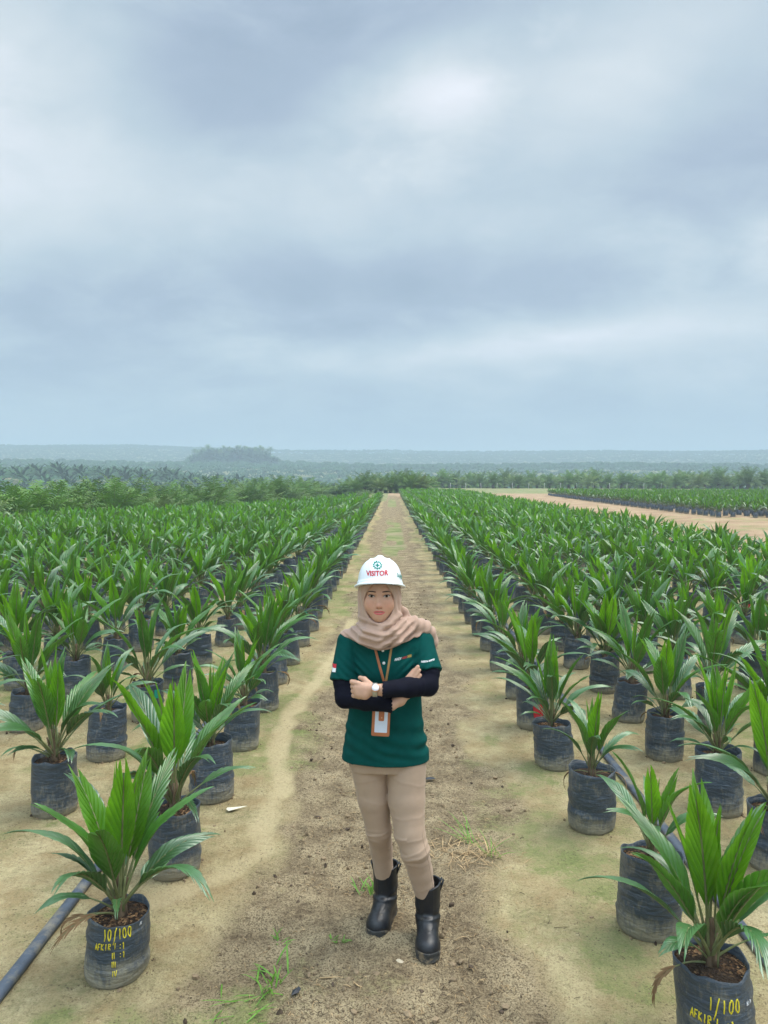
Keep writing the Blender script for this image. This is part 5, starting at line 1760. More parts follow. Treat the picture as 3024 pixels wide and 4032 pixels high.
    C_.cone((-.050, 3.184, 1.300), SHR, .055, .060, 0.04)
    C_.cone((-.050, 3.184, 1.300), SHL, .055, .060, 0.04)

    def cow(D, X, Y, Z):
        dx = X + .050
        zb = 1.252 + 1.75 * dx ** 2 + 0.004 * np.sin(X * 30) + 0.10 * np.maximum(Y - 3.17, 0)
        return np.maximum(D, (zb - Z) * .8)
    C_.apply(cow)
    H.ell((CX, 3.168, 1.485), (.086, .104, .100), 0.01)
    H.cone((CX, 3.158, 1.44), (-.052, 3.155, 1.365), .0875, .088, 0.02)
    H.D = smin(H.D, C_.D, 0.015)
    # big draped roll across the chest under the chin
    for P, R in (([(-.150, 3.150, 1.318), (-.105, 3.075, 1.318), (-.050, 3.058, 1.305), (.010, 3.068, 1.322), (.050, 3.110, 1.350)], [.018, .020, .022, .020, .018]),
                 ([(-.165, 3.150, 1.300), (-.120, 3.080, 1.292), (-.050, 3.056, 1.276), (.020, 3.070, 1.290), (.075, 3.120, 1.322)], [.016, .018, .018, .018, .016]),
                 ([(-.120, 3.130, 1.345), (-.090, 3.085, 1.343), (-.050, 3.068, 1.335), (-.010, 3.075, 1.350), (.030, 3.115, 1.385)], [.012, .014, .015, .015, .014])):
        H.chain(P, R, 0.010)
    # tail thrown over her left shoulder, hanging behind the arm, and the loop at the nape
    H.chain([(.030, 3.120, 1.340), (.085, 3.160, 1.338), (.130, 3.190, 1.318), (.158, 3.210, 1.290), (.172, 3.215, 1.250), (.172, 3.212, 1.222)], [.026, .034, .034, .028, .021, .013], 0.012)
    H.chain([(.020, 3.170, 1.415), (.048, 3.190, 1.385), (.062, 3.195, 1.355), (.055, 3.180, 1.325)], [.014, .020, .020, .018], 0.010)

    def op(D, X, Y, Z):
        # opening for the face, pointed slightly at the top
        rz = np.where(Z > 1.44, .088, .080)
        q = np.sqrt(((X - CX) / (.0585 - .05 * np.maximum(Z - 1.46, 0) * 3)) ** 2 + ((Z - 1.440) / rz) ** 2)
        e = np.maximum((q - 1) * .055, Y - 3.135)
        return -smin(-D, e, 0.006)

    def fold(D, X, Y, Z):
        dx = X + .052
        low = sstep(1.40, 1.34, Z) * (Y < 3.20)
        q1 = Z - 1.5 * dx ** 2 + 0.10 * dx + .008 * vnoise(X * 14, Y * 10, Z * 8, 81)
        q2 = Z - 1.0 * dx ** 2 - 0.55 * dx + .008 * vnoise(X * 12, Y * 9, Z * 10, 82)
        b = sstep(-.02, .05, dx)
        f = low * sstep(.17, .12, np.abs(dx)) * (0.0046 * (1 - b) * np.sin(q1 * 210) + 0.0052 * b * np.sin(q2 * 185) + 0.0012 * np.sin(q1 * 330))
        # long soft folds running down beside the face
        up = sstep(1.36, 1.42, Z)
        a = np.arctan2(X - CX, 3.17 - Y)
        f = f + up * 0.0020 * np.sin(a * 17 + 5 * (Z - 1.4) / .1) * sstep(.5, .8, np.abs(a))
        # tail folds
        ed = sstep(-.002, .020, Z - (1.252 + 1.75 * dx ** 2)) * 1.0
        f = f * ed
        tl = sstep(.06, .10, X) * sstep(0.0, .03, Z - 1.22)
        f = f + tl * 0.0026 * np.sin((X * .75 - Z * .45 + Y * .3) * 190)
        return D - f
    H.apply(fold)
    H.apply(op)
    V, F = H.surface(); V = smooth_mesh(V, F, 1, 0.5)
    scarf = part('headscarf', pmesh('headscarf', V, F, [M_HIJAB]))
    BV['scarf'] = bvh_of(V, F)

    # ---------------- hard hat (local frame, tilted back)
    tilt = math.radians(13)
    G = Field(ax_(-.135, .135, .0022), ax_(-.19, .16, .0022), ax_(-.045, .150, .0022))

    def shell(X, Y, Z, g=0.0):
        r = (.0985 - g, .120 - g, .119 - g)
        h2 = (X / r[0]) ** 2 + (Y / r[1]) ** 2
        q0 = (h2 ** 1.22 + np.abs(np.maximum(Z, -.02) / r[2]) ** 2.44) ** (1 / 2.44)
        d = (q0 - 1) * .105
        if g == 0:
            top = sstep(.03, .11, Z)
            d = d - .0075 * np.exp(-(X / .017) ** 4) * top - .0022 * (np.exp(-((np.abs(X) - .042) / .006) ** 2)) * top
            d = d - .0035 * sstep(.022, .016, Z)          # thicker band at the rim
        return d

    def hat(X, Y, Z):
        arch = 0.006 * np.exp(-(X / .07) ** 2) * sstep(-.02, -.10, Y)
        Zr = Z - arch
        outer = shell(X, Y, Z)
        solid = np.maximum(outer, -Zr)
        front = sstep(0.02, -.06, Y)
        rx = .113; ry = np.where(Y < 0, .128 + .030 * front, .130)
        q = np.sqrt((X / rx) ** 2 + (Y / ry) ** 2)
        dip = .10 * np.maximum(-(Y + .11), 0) + .35 * np.maximum(q - .96, 0) * 0.2
        brim = np.maximum((q - 1) * .11, np.abs(Zr + dip) - .0035)
        d = smin(solid, brim, .006)
        inner = np.maximum(shell(X, Y, np.maximum(Z, -.02), .0055), -.05 - Z)
        return np.maximum(d, -inner)
    G.D = hat(1.07 * G.ax[0][:, None, None], G.ax[1][None, :, None], G.ax[2][None, None, :]).astype(np.float32)
    V, F = G.surface(); V = smooth_mesh(V, F, 1, 0.5)
    R = np.array(Matrix.Rotation(-tilt, 3, 'X'))
    org = np.array([CX + .002, 3.163, 1.496])
    V = V @ R.T + org
    hatm = part('hard_hat', pmesh('hard_hat', V, F, [M_HAT]))
    BV['hat'] = bvh_of(V, F)
    # inner harness band
    a = np.linspace(0, 2 * np.pi, 41)[:-1]
    Vb = []
    for zz, k in ((.018, .97), (-.002, .95), (-.002, .925), (.018, .94)):
        Vb.append(np.stack([.0925 * k * np.cos(a), .1135 * k * np.sin(a), np.full(40, zz)], -1))
    Vb = np.stack(Vb, 1).reshape(-1, 3) @ R.T + org
    Fb = grid_faces(40, 4, True)
    part('harness', pmesh('harness', Vb, Fb, [M_HARN]), hatm)

    # ---------------- writing, laid on the surfaces
    def text_on(name, s, key, x0, x1, z0, h, m, parent, slope=0.0, slant=0.0, thick=.0009, bold=0.0, y0=2.6):
        cu = bpy.data.curves.new(name, 'FONT'); cu.body = s; cu.size = 1.0; cu.resolution_u = 3; cu.offset = bold; cu.shear = slant
        tmp = bpy.data.objects.new(name, cu); COL.objects.link(tmp)
        dg = bpy.context.evaluated_depsgraph_get()
        me = tmp.evaluated_get(dg).to_mesh()
        V = np.array([v.co[:] for v in me.vertices]); Fs = [list(p.vertices) for p in me.polygons]
        tmp.evaluated_get(dg).to_mesh_clear()
        bpy.data.objects.remove(tmp); bpy.data.curves.remove(cu)
        # dice the flat letters so they bend with the surface
        bm = bmesh.new(); bv = [bm.verts.new(v) for v in V]
        for f in Fs:
            try: bm.faces.new([bv[i] for i in f])
            except ValueError: pass
        bmesh.ops.remove_doubles(bm, verts=bm.verts, dist=1e-5)
        mn, mx = V[:, :2].min(0), V[:, :2].max(0)
        for q in range(1, 14):
            g = bm.verts[:] + bm.edges[:] + bm.faces[:]
            bmesh.ops.bisect_plane(bm, geom=g, plane_co=(mn[0] + (mx[0] - mn[0]) * q / 14, 0, 0), plane_no=(1, 0, 0))
        bm.verts.index_update()
        V = np.array([v.co[:] for v in bm.verts]); Fs = [[v.index for v in f.verts] for f in bm.faces]; bm.free()
        u = (V[:, 0] - mn[0]) / (mx[0] - mn[0]); v = (V[:, 1] - mn[1]) / (mx[1] - mn[1])
        P0, P1 = [], []
        for a_, b_ in zip(u, v):
            xx = x0 + (x1 - x0) * a_; zz = z0 + h * b_ + slope * a_
            h_ = BV[key].ray_cast(Vector((xx, y0, zz)), Vector((0, 1, 0)))
            if h_[0] is None: h_ = (Vector((xx, 3.1, zz)), Vector((0, -1, 0)))
            P0.append(np.array(h_[0]) + np.array(h_[1]) * thick * (1 if h_[1][1] < 0 else -1)); P1.append(np.array(h_[0]) - np.array([0, -1, 0]) * .001)
        n = len(V)
        me = pmesh(name, np.array(P0), Fs, [m], smooth=False)
        return part(name, me, parent)

    text_on('lettering', 'VISITOR', 'hat', -.104, -.015, 1.550, .0205, M_RED, hatm, thick=.0015, bold=.03, slope=.004)
    text_on('side_lettering', 'SAFE', 'hat', .020, .0395, 1.545, .014, M_GREENP, hatm, slope=-.016, bold=.01)

    def poly_on(name, poly, key, m, parent, off=.0010):
        """small flat emblem from x,z outline points (fan from the centre)"""
        P = [hit(key, a_, b_, off=off) for a_, b_ in poly]
        if any(p is None for p in P): return None
        c = np.mean(np.array(poly), 0); C = hit(key, c[0], c[1], off=off)
        V = np.array([C] + P); k = len(P)
        F = np.array([[0, 1 + i, 1 + (i + 1) % k] for i in range(k)])
        return V, F

    # green cog with a cross
    gx_, gz_ = -.0585, 1.5935
    mb = MB()
    nseg = 88
    t = np.linspace(0, 2 * np.pi, nseg, endpoint=False)
    ro = np.where((np.arange(nseg) % 8) < 4, .0205, .0165)
    ring_o = [hit('hat', gx_ + r * math.cos(q), gz_ + r * math.sin(q) * .80, off=.0008) for q, r in zip(t, ro)]
    ring_i = [hit('hat', gx_ + .0125 * math.cos(q), gz_ + .0125 * math.sin(q) * .80, off=.0008) for q in t]
    if all(p is not None for p in ring_o):
        mb.add(np.array(ring_o + ring_i), np.array([[i, (i + 1) % nseg, nseg + (i + 1) % nseg, nseg + i] for i in range(nseg)]), 0)
    for (hx, hz) in ((.0085, .0028), (.0028, .0085)):
        g_ = []
        for iu in np.linspace(-1, 1, 7):
            for iv in np.linspace(-1, 1, 7):
                g_.append(hit('hat', gx_ + iu * hx, gz_ + iv * hz * .80, off=.0008 if hx > hz else .0011))
        mb.add(np.array(g_), grid_faces(7, 7), 0)
    part('emblem', pmesh('emblem', *[a_ for a_ in mb.arrays()[:1]], mb.arrays()[1], [M_GREENP], smooth=False), hatm)

    text_on('chest_lettering', 'INNOV', 'shirt', .010, .0385, 1.205, .0100, M_WHITE, shirt, slope=.004, slant=.35, bold=.015)
    text_on('chest_lettering', 'AGRO', 'shirt', .040, .060, 1.2105, .0085, M_RED, shirt, slope=.002, slant=.3, bold=.015)
    text_on('chest_lettering', 'XXI', 'shirt', .0615, .078, 1.213, .0090, M_YEL, shirt, slope=.003, bold=.015)
    text_on('sleeve_lettering', 'astra-agro', 'shirt', .118, .172, 1.196, .0095, M_WHITE, shirt, slope=.007, bold=.02)
    # flag patch on the other sleeve
    mb = MB()
    for (z0, z1, mi) in ((1.171, 1.186, 0), (1.156, 1.171, 1)):
        g_ = []
        for iu in np.linspace(0, 1, 6):
            for iv in np.linspace(0, 1, 4):
                xx = -.248 + .020 * iu + (z0 + (z1 - z0) * iv - 1.171) * .10; zz = z0 + (z1 - z0) * iv + .004 * iu - .004
                h_ = hit('shirt', xx, zz, off=.0014)
                g_.append(h_ if h_ is not None else (xx, 3.16, zz))
        mb.add(np.array(g_), grid_faces(6, 4), mi)
    V_, F_, M_, _ = mb.arrays()
    part('flag_patch', pmesh('flag_patch', V_, F_, [M_RED, M_WHITE], smooth=True, midx=M_), shirt)
    # buttons and placket
    for bx, bz in ((-.0375, 1.246), (-.033, 1.198)):
        c = hit('shirt', bx, bz)
        V1, F1 = tube([c + np.array([0, .001, 0]), c + np.array([0, -.003, 0])], [.0058, .0058], 14)
        bt = part('button', pmesh('button', V1, F1, [M_BTN]), shirt)
    for dx in (-.0115, .0125):
        P = np.array([hit('shirt', -.035 + dx + .002 * q, 1.255 - .105 * q, off=.0003) for q in np.linspace(0, 1, 12)])
        V1, F1 = tube(P, .0010, 4); part('placket_edge', pmesh('placket_edge', V1, F1, [M_SHIRT if dx > 0 else M_WHITE] if False else [M_SHIRT]), shirt)

    # ---------------- lanyard and badge
    def strap(p0, p1, w, key, m):
        L0 = []
        for q in np.linspace(0, 1, 16):
            c = np.array(p0) * (1 - q) + np.array(p1) * q
            L0.append([hit(key, c[0] + s_ * w / 2, c[1], off=.002) for s_ in (-1, 1)])
        Vt = np.array(L0).reshape(-1, 3); Vb = Vt + np.array([0, .0018, 0])
        n = 16; F = [[2 * i, 2 * i + 1, 2 * i + 3, 2 * i + 2] for i in range(n - 1)]
        F += [[2 * n + 2 * i, 2 * n + 2 * i + 2, 2 * n + 2 * i + 3, 2 * n + 2 * i + 1] for i in range(n - 1)]
        F += [[2 * i, 2 * i + 2, 2 * n + 2 * i + 2, 2 * n + 2 * i] for i in range(n - 1)] + [[2 * i + 1, 2 * n + 2 * i + 1, 2 * n + 2 * i + 3, 2 * i + 3] for i in range(n - 1)]
        return np.concatenate([Vt, Vb]), np.array(F)
    lan = empty('lanyard', (0, 0, 0)); lan.parent = body
    V1, F1 = strap((-.079, 1.290), (-.0315, 1.120), .0105, 'shirt', 0)
    link('strap', pmesh('strap', V1, F1, [M_TAN]), lan)
    V1, F1 = strap((.002, 1.285), (-.0250, 1.120), .0095, 'shirt', 0)
    o = link('strap', pmesh('strap', V1, F1, [M_TAN2]), lan)

    def slab(x0, x1, z0, z1, y, th, m, name, parent, rad=.006, tiltz=-.05, dx=0.0):
        pts_ = []
        for cx_, cz_, a0 in ((x1 - rad, z1 - rad, 0), (x0 + rad, z1 - rad, 90), (x0 + rad, z0 + rad, 180), (x1 - rad, z0 + rad, 270)):
            for k in range(5):
                a_ = math.radians(a0 + k * 22.5); pts_.append((cx_ + rad * math.cos(a_), cz_ + rad * math.sin(a_)))
        n = len(pts_); mx_, mz_ = (x0 + x1) / 2, z1
        def tr(p, yy):
            xx, zz = p[0] - mx_, p[1] - mz_
            return (mx_ + xx * math.cos(tiltz) - zz * math.sin(tiltz) + dx, yy + (mz_ - p[1]) * -.10, mz_ + xx * math.sin(tiltz) + zz * math.cos(tiltz))
        V = [tr(p, y) for p in pts_] + [tr(p, y + th) for p in pts_]
        F = [list(range(n))[::-1], list(range(n, 2 * n))] + [[i, (i + 1) % n, n + (i + 1) % n, n + i] for i in range(n)]
        return link(name, pmesh(name, np.array(V), F, [m], smooth=False), parent)
    bd = slab(-.0765, -.0045, .912, 1.045, 3.046, .004, M_TAN, 'badge_holder', body)
    slab(-.0655, -.0150, .926, 1.035, 3.0445, .004, M_CARD, 'id_card', bd, .003)
    slab(-.0510, -.0285, .972, 1.040, 3.0430, .003, M_TAN, 'snap_strap', bd, .004)
    V1, F1 = tube([(-.041, 3.0395, .985), (-.041, 3.036, .985)], [.0030, .0026], 10); link('snap', pmesh('snap', V1, F1, [M_GOLD]), bd)

    # ---------------- wristwatch
    c = np.array([-.0640, 2.9250, 1.136])
    nrm = np.array([0.05, -.80, .60]); nrm /= np.linalg.norm(nrm)
    wt = empty('wristwatch', (0, 0, 0)); wt.parent = body
    V1, F1 = tube([c - nrm * .004, c + nrm * .001, c + nrm * .004], [.0155, .0162, .0150], 22); link('case', pmesh('case', V1, F1, [M_GOLD]), wt)
    V1, F1 = tube([c + nrm * .0035, c + nrm * .0046], [.0138, .0138], 22); link('dial', pmesh('dial', V1, F1, [M_DIAL]), wt)
    wd = np.array([-.066, 2.946, 1.123])
    a = np.linspace(0, 2 * np.pi, 29)[:-1]
    Vb = []
    for dx, k in ((-.009, 1.0), (-.009, 1.10), (.009, 1.10), (.009, 1.0)):
        Vb.append(np.stack([np.full(28, wd[0] + dx), wd[1] + .0185 * k * np.cos(a), wd[2] + .0245 * k * np.sin(a)], -1))
    Vb = np.stack(Vb, 1).reshape(-1, 3)
    link('watch_band', pmesh('watch_band', Vb, np.concatenate([grid_faces(28, 4, True)]), [M_STEEL]), wt)

    # ---------------- boots
    def boot(origin, ang, label):
        B_ = Field(ax_(-.085, .085, .0028), ax_(-.095, .205, .0028), ax_(-.004, .268, .0028))
        B_.cone((0, -.006, .10), (0, -.010, .26), .0495, .0575, 0, 1.06)
        B_.ell((0, -.018, .058), (.044, .056, .060), 0.02)
        B_.cone((0, .020, .088), (0, .088, .052), .046, .043, 0.02)
        B_.ell((0, .118, .044), (.049, .056, .046), 0.02)
        B_.cone((0, -.03, .03), (0, .11, .03), .040, .044, 0.02)

        def f(D, X, Y, Z):
            g = 0.0035 * np.exp(-((Z - .108 - .25 * (Y - .02)) / .007) ** 2) * (Y > -.01) - .0035 * np.exp(-((Z - .122 - .3 * (Y - .02)) / .009) ** 2) * (Y > -.01)
            g = g + .0022 * np.exp(-((Z - .145 + .3 * Y) / .008) ** 2) + .0012 * vnoise(X * 18, Y * 18, Z * 30, int(ang * 100))
            # stitched vamp tongue on the instep
            tz = np.sqrt((X / .024) ** 2 + ((Y - .055) / .060) ** 2)
            g = g + .0012 * (tz < 1) * (Z > .06)
            D = np.maximum(D - g, .018 - Z)
            D = np.maximum(D, Z - .238 - .18 * np.abs(X) + .04 * Y)
            q = np.sqrt((X / .0478) ** 2 + ((Y + .010) / .0510) ** 2)
            return np.maximum(D, -np.maximum((q - 1) * .047, .170 - Z))
        B_.apply(f)
        V, F = B_.surface(); V = smooth_mesh(V, F, 1, 0.5)
        Mx = Matrix.Translation(Vector(origin)) @ Matrix.Rotation(ang, 4, 'Z')
        A_ = np.array(Mx)
        T_ = lambda V: V @ A_[:3, :3].T + A_[:3, 3]
        bo = part('boot', pmesh('boot', T_(V), F, [M_BOOT])); bo['label'] = label
        # sole with raised toe guard
        yy = np.linspace(-.078, .177, 30)
        hw = np.interp(yy, [-.078, -.070, -.05, 0, .05, .10, .14, .165, .177], [.006, .026, .040, .040, .041, .049, .046, .028, .006])
        Vs = []
        ring = [(y_, w_) for y_, w_ in zip(yy, hw)] + [(y_, -w_) for y_, w_ in zip(yy[::-1], hw[::-1])]
        for zz, k in ((0.0, .955), (.004, 1.0), (.010, 1.02), (.012, .99), (.018, 1.03), (.026, 1.03), (.030, 1.0), (.030, .86)):
            for (y_, w_) in ring:
                toe = sstep(.115, .165, y_)
                heel = sstep(-.04, -.07, y_)
                up = (.016 * toe + .012 * heel) * (zz > .017)
                notch = .006 if (zz < .006 and .0 < y_ < .045) else 0
                Vs.append((w_ * k * 1.03, .05 + (y_ - .05) * (1 + (k - 1) * .4) * 1.01, zz + up + notch))
        Vs = np.array(Vs).reshape(8, len(ring), 3).transpose(1, 0, 2).reshape(-1, 3)
        Fq = grid_faces(len(ring), 8, True)[:, ::-1]
        bot = [i * 8 for i in range(len(ring))]
        so = link('sole', pmesh('sole', T_(Vs), [list(map(int, q)) for q in Fq] + [bot], [M_SOLE]), bo)
        for sx in (-1, 1):
            P = [(sx * .050, -.010, .205), (sx * .060, -.011, .232), (sx * .066, -.012, .248), (sx * .060, -.012, .256), (sx * .052, -.012, .246), (sx * .049, -.012, .225)]
            V1, F1 = tube(np.array(P), [.004] * 6, 8, True, flat=1.0)
            ctr = V1.copy(); V1[:, 1] = -.011 + (V1[:, 1] + .011) * 3.2
            link('pull_tab', pmesh('pull_tab', T_(V1), F1, [M_BOOT]), bo)
        return bo
    boot((-.030, 3.305, .004), math.atan2(.040, -.15), 'black pull-on boot set back, on the left of the picture')
    boot((.150, 3.160, .004), math.pi + math.radians(-2), 'black pull-on boot stepping forward, on the right of the picture')
    return body


PERSON = build_person()
# ------------------------------------------------------------------ small things on the ground
M_GRASSB = mat('fresh_grass', (0.13, 0.30, 0.035), 0.5, 0.3, 20, 0.4, trans=0.3, tcol=(0.2, 0.42, 0.04))
M_STRAW = mat('dry_straw', (0.42, 0.29, 0.15), 0.8, 0.35, 30)
M_CRUMB = mat('dark_crumbs', (0.075, 0.052, 0.034), 0.95, 0.5, 40)
M_CLOD = mat('soil_clods', (0.24, 0.175, 0.105), 0.95, 0.35, 30)
M_LITTER = mat('white_litter', (0.66, 0.62, 0.50), 0.7, 0.15, 30)
M_SCRAP = mat('black_scrap', (0.02, 0.023, 0.03), 0.45, 0.2, 30)


def blade(mb, p, az, ln, w, el, bend, m=0, n=6):
    s = np.linspace(0, 1, n)
    a = el - bend * s ** 1.4
    d = np.array([math.cos(az), math.sin(az), 0]); sd = np.array([-math.sin(az), math.cos(az), 0])
    h = np.concatenate([[0], np.cumsum(np.cos(a[:-1]))]) * ln / (n - 1); v = np.concatenate([[0], np.cumsum(np.sin(a[:-1]))]) * ln / (n - 1)
    P = np.array(p) + d * h[:, None] + np.array([0, 0, 1]) * np.maximum(v, -p[2] * 0 + 0.002)[:, None]
    ww = w * np.sin(np.pi * np.clip(s * .8 + .18, 0, 1))
    mid = P - np.array([0, 0, 1]) * (ww * .35)[:, None]
    V = np.stack([P - sd * ww[:, None] / 2, mid, P + sd * ww[:, None] / 2], 1).reshape(-1, 3)
    i = np.arange(n - 1)[:, None] * 3
    F = np.concatenate([i + np.array([[0, 1, 4, 3]]), i + np.array([[1, 2, 5, 4]])])
    mb.add(V, F, m)


def tuft(x, y, n, ln, w, label, seed, el=(0.5, 1.3), bend=(0.6, 1.6), az=None, straw=0, spread=0.02):
    rg = np.random.default_rng(seed); mb = MB()
    for i in range(n):
        a = rg.uniform(0, 6.28) if az is None else rg.normal(az, 0.5)
        blade(mb, (rg.normal(0, spread), rg.normal(0, spread), 0.0), a, ln * rg.uniform(.5, 1.1), w * rg.uniform(.7, 1.2), rg.uniform(*el), rg.uniform(*bend), 1 if i < straw else 0)
    o = link('grass_tuft', mb.build('grass_tuft', [M_GRASSB, M_STRAW]), None, (x, y, gz(x, y)))
    prop(o, label, 'grass tuft')
    return o


tuft(-.47, 2.87, 20, .13, .0075, 'spreading green weed near the bottom edge, left of the rear boot', 1, (.2, 1.2), (.3, 1.2), spread=.05)
tuft(-.56, 2.72, 14, .16, .006, 'low trailing green grass at the very bottom, beside the larger weed', 9, (.1, .6), (.2, .8), spread=.06)
tuft(-.47, 3.13, 8, .06, .006, 'small pale green sprout above the large weed at bottom left', 2, (.3, 1.2), (.3, 1.2), spread=.015)
tuft(-.22, 3.13, 13, .055, .0055, 'small bright grass tuft just left of the rear boot', 3, (.4, 1.3), (.6, 1.6), spread=.012)
tuft(-.115, 3.52, 15, .10, .007, 'green grass tuft directly behind the left boot', 4, (.3, 1.3), (.4, 1.4), spread=.02)
tuft(.50, 3.88, 18, .17, .005, 'tuft of long grass blades among dry straw, right of the trouser knee', 5, (.35, 1.3), (.2, .9), None, 6, .03)
tuft(.42, 4.00, 9, .24, .005, 'three long thin grass blades leaning left, above the straw patch', 6, (.5, 1.0), (.1, .6), 2.3, 0, .012)
tuft(-.06, 4.35, 8, .05, .005, 'tiny green tuft visible between the knees', 7, spread=.015)
tuft(-.33, 6.6, 14, .16, .006, 'pale green grass tuft at the brown strip edge beside the left elbow', 8, (.3, 1.2), (.3, 1.0), spread=.03)


def scatter():
    rg = np.random.default_rng(21)
    # dry straw and root bits
    mb = MB()
    n = 8000
    X = rg.normal(0.0, 0.42, n); Y = 2.35 + 9.5 * rg.random(n) ** 1.7
    keep = np.abs(X) < 1.0
    X, Y = X[keep], Y[keep]
    d = masks(X, Y)[0]
    k = rg.random(len(X)) < 0.15 + 0.85 * d
    X, Y = X[k], Y[k]
    Z = np.array([0.0] * len(X)) + terrain(X, Y) + 0.012 * fbm(X * 1.6, Y * 1.6, 0, 51) - 0.004 * d[k]
    for x_, y_, z_ in zip(X, Y, Z):
        ln = rg.uniform(.006, .028) * (1 if rg.random() < .95 else 2.4); a = rg.uniform(0, 6.28); c = rg.normal(0, .3)
        s = np.linspace(0, 1, 4)
        P = np.stack([x_ + ln * s * math.cos(a) - c * ln * s * s * math.sin(a), y_ + ln * s * math.sin(a) + c * ln * s * s * math.cos(a), z_ + .003 + .010 * rg.random() * np.sin(3.1 * s)], -1)
        V, F = tube(P, rg.uniform(.0006, .0015), 3, False); mb.add(V, F, 0 if rg.random() < .6 else 1)
    o = link('dry_debris', mb.build('dry_debris', [M_STRAW, M_CRUMB]))
    prop(o, 'dry straw and root bits strewn over the brown middle of the path', 'debris', None, 'stuff')
    # straw heap right of the knee
    mb = MB()
    for i in range(170):
        x_, y_ = rg.normal(.36, .10), rg.normal(3.88, .09)
        blade(mb, (x_, y_, .004), rg.normal(0.2, 1.2), rg.uniform(.04, .15), rg.uniform(.002, .005), rg.uniform(.0, .5), rg.uniform(0, .8), 0, 5)
    for v in mb.V: v[:, 2] += gz(.36, 3.88)
    o = link('dry_straw', mb.build('dry_straw', [M_STRAW]))
    prop(o, 'heap of dry tan straw on the path right of the trouser knee', 'dry straw', None, 'stuff')
    # clods and crumbs
    mb = MB(); ico = bmesh.new(); bmesh.ops.create_icosphere(ico, subdivisions=1, radius=1.0)
    IV = np.array([v.co[:] for v in ico.verts]); IF = np.array([[v.index for v in f.verts] for f in ico.faces]); ico.free()
    n = 7000
    X = rg.uniform(-1.0, 1.0, n); Y = 2.35 + 12 * rg.random(n) ** 1.6
    d, al_, ri_, _, _ = masks(X, Y)
    k = rg.random(n) < 0.04 + 0.9 * d ** 1.5 - .1 * ri_
    # crumbs washed up against the foot of the near bags
    BX, BY = [], []
    for p in things[:46]:
        a = rg.uniform(0, 6.28, 34); r = .122 + .035 * rg.random(34) ** 2
        BX.append(p['x'] + r * np.cos(a)); BY.append(p['y'] + r * np.sin(a))
    BX, BY = np.concatenate(BX), np.concatenate(BY)
    X, Y, d, k = np.concatenate([X, BX]), np.concatenate([Y, BY]), np.concatenate([d, masks(BX, BY)[0]]), np.concatenate([k, np.ones(len(BX), bool)])
    X, Y, d = X[k], Y[k], d[k]
    Z = terrain(X, Y) + 0.012 * fbm(X * 1.6, Y * 1.6, 0, 51) - 0.003 * d
    for x_, y_, z_ in zip(X, Y, Z):
        r = .0025 + .013 * rg.random() ** 6
        V = IV * r * rg.uniform(.5, 1.2, (1, 3)) * (1 + .25 * rg.normal(0, 1, (len(IV), 1)))
        mb.add(V + np.array([x_, y_, z_ + r * .3]), IF, 0 if rg.random() < .8 else 1)
    o = link('soil_crumbs', mb.build('soil_crumbs', [M_CLOD, M_CRUMB], False))
    prop(o, 'loose soil crumbs scattered over the path', 'soil crumbs', None, 'stuff')


scatter()


def flat_bit(name, outline, h, m, loc, rz, label, cat):
    """small crumpled leaf or scrap with thickness"""
    P = np.array(outline, float); n = len(P)
    c = P.mean(0)
    def zf(p): return .006 + h * (abs(math.sin(p[0] * 60 + 1)) * .6 + abs(math.cos(p[1] * 45)) * .5)
    V = [(c[0], c[1], zf(c) + .004)] + [(p[0], p[1], zf(p)) for p in P]
    V2 = [(a, b, q - .0015) for a, b, q in V]
    F = [[0, 1 + i, 1 + (i + 1) % n] for i in range(n)] + [[n + 1, n + 2 + (i + 1) % n, n + 2 + i] for i in range(n)]
    F += [[1 + i, n + 2 + i, n + 2 + (i + 1) % n, 1 + (i + 1) % n] for i in range(n)]
    o = link(name, mesh(name, np.array(V + V2), F, [m], None, False), None, (loc[0], loc[1], gz(*loc)), (0, 0, rz))
    prop(o, label, cat)


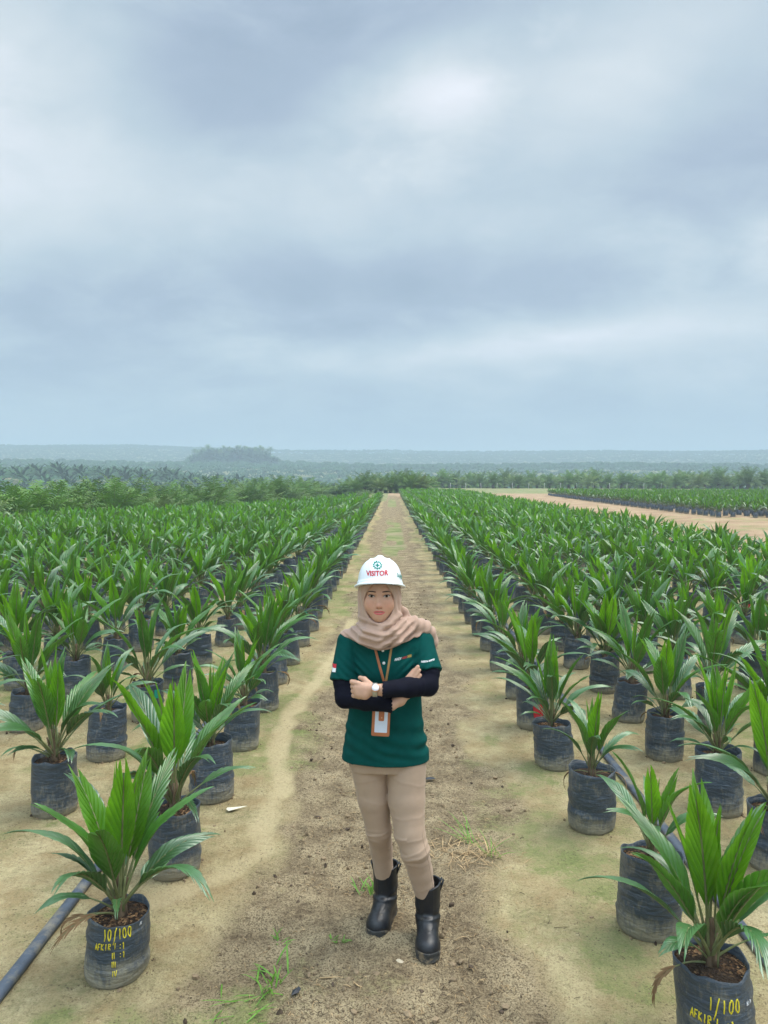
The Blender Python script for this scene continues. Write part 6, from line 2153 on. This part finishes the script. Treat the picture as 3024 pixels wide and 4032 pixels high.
flat_bit('dry_leaf', [(-.045, -.012), (-.030, -.028), (0, -.018), (.03, .004), (.07, .028), (.03, .014), (-.01, .010), (-.04, .008)], .010, M_LITTER, (-.92, 4.40), .1, 'cream curled dry leaf on the sand beside the third bag on the left', 'dry leaf')
flat_bit('plastic_scrap', [(-.03, -.014), (0, -.02), (.035, -.006), (.03, .012), (.005, .02), (-.028, .014)], .016, M_SCRAP, (.245, 4.86), .3, 'crumpled dark plastic scrap on the path right of the shirt hem', 'plastic scrap')
flat_bit('plastic_scrap', [(-.03, -.01), (0, -.016), (.02, -.006), (.022, .010), (-.006, .012)], .012, M_SCRAP, (-.36, 2.80), .8, 'small dark scrap lying beside the green weed at the bottom', 'plastic scrap')
flat_bit('dry_leaf', [(-.016, -.008), (.0, -.014), (.016, -.004), (.014, .010), (-.008, .012)], .008, M_LITTER, (.10, 4.48), .8, 'tiny pale leaf scrap on the brown strip just right of the thigh', 'dry leaf')


def stone(x, y, r, seed, label, m):
    bm = bmesh.new(); bmesh.ops.create_icosphere(bm, subdivisions=2, radius=1.0)
    V = np.array([v.co[:] for v in bm.verts]); F = np.array([[v.index for v in f.verts] for f in bm.faces]); bm.free()
    V = V * (1 + .25 * vnoise(V[:, 0] * 1.3 + seed, V[:, 1] * 1.3, V[:, 2] * 1.3, seed))[:, None] * r * np.array([1.2, .9, .55])
    o = link('stone', mesh('stone', V, F, [m]), None, (x, y, gz(x, y) + r * .15)); prop(o, label, 'stone')


M_STONE = mat('pale_stone', (0.42, 0.36, 0.26), 0.9, 0.2, 40)
stone(.025, 2.99, .024, 1, 'pale flat stone on the soil between the two boots', M_STONE)
stone(.055, 3.03, .012, 2, 'small tan pebble beside the pale flat stone', M_STONE)
stone(.40, 2.72, .009, 3, 'little dark pebble near the bottom edge, right of the front boot', M_CRUMB)
stone(1.16, 8.1, .03, 4, 'dark soil lump standing on the path edge beside the right row', M_CRUMB)
# dry looped root
t_ = np.linspace(0, 5.6, 26)
P = np.stack([.036 * np.cos(t_) * (1 + .1 * np.sin(3 * t_)), .030 * np.sin(t_), .006 + .004 * np.sin(2 * t_)], -1)
P = np.concatenate([[(-.17, .02, .008), (-.10, .03, .006), (-.05, .02, .006)][::1], P[::-1][:0], P])
V, F = tube(P, .0028, 6)
o = link('dry_root', mesh('dry_root', V, F, [M_STRAW]), None, (-.11, 2.87, gz(-.11, 2.87)))
prop(o, 'pale dry root curled into a loop, below the gap between the boots', 'dry root')
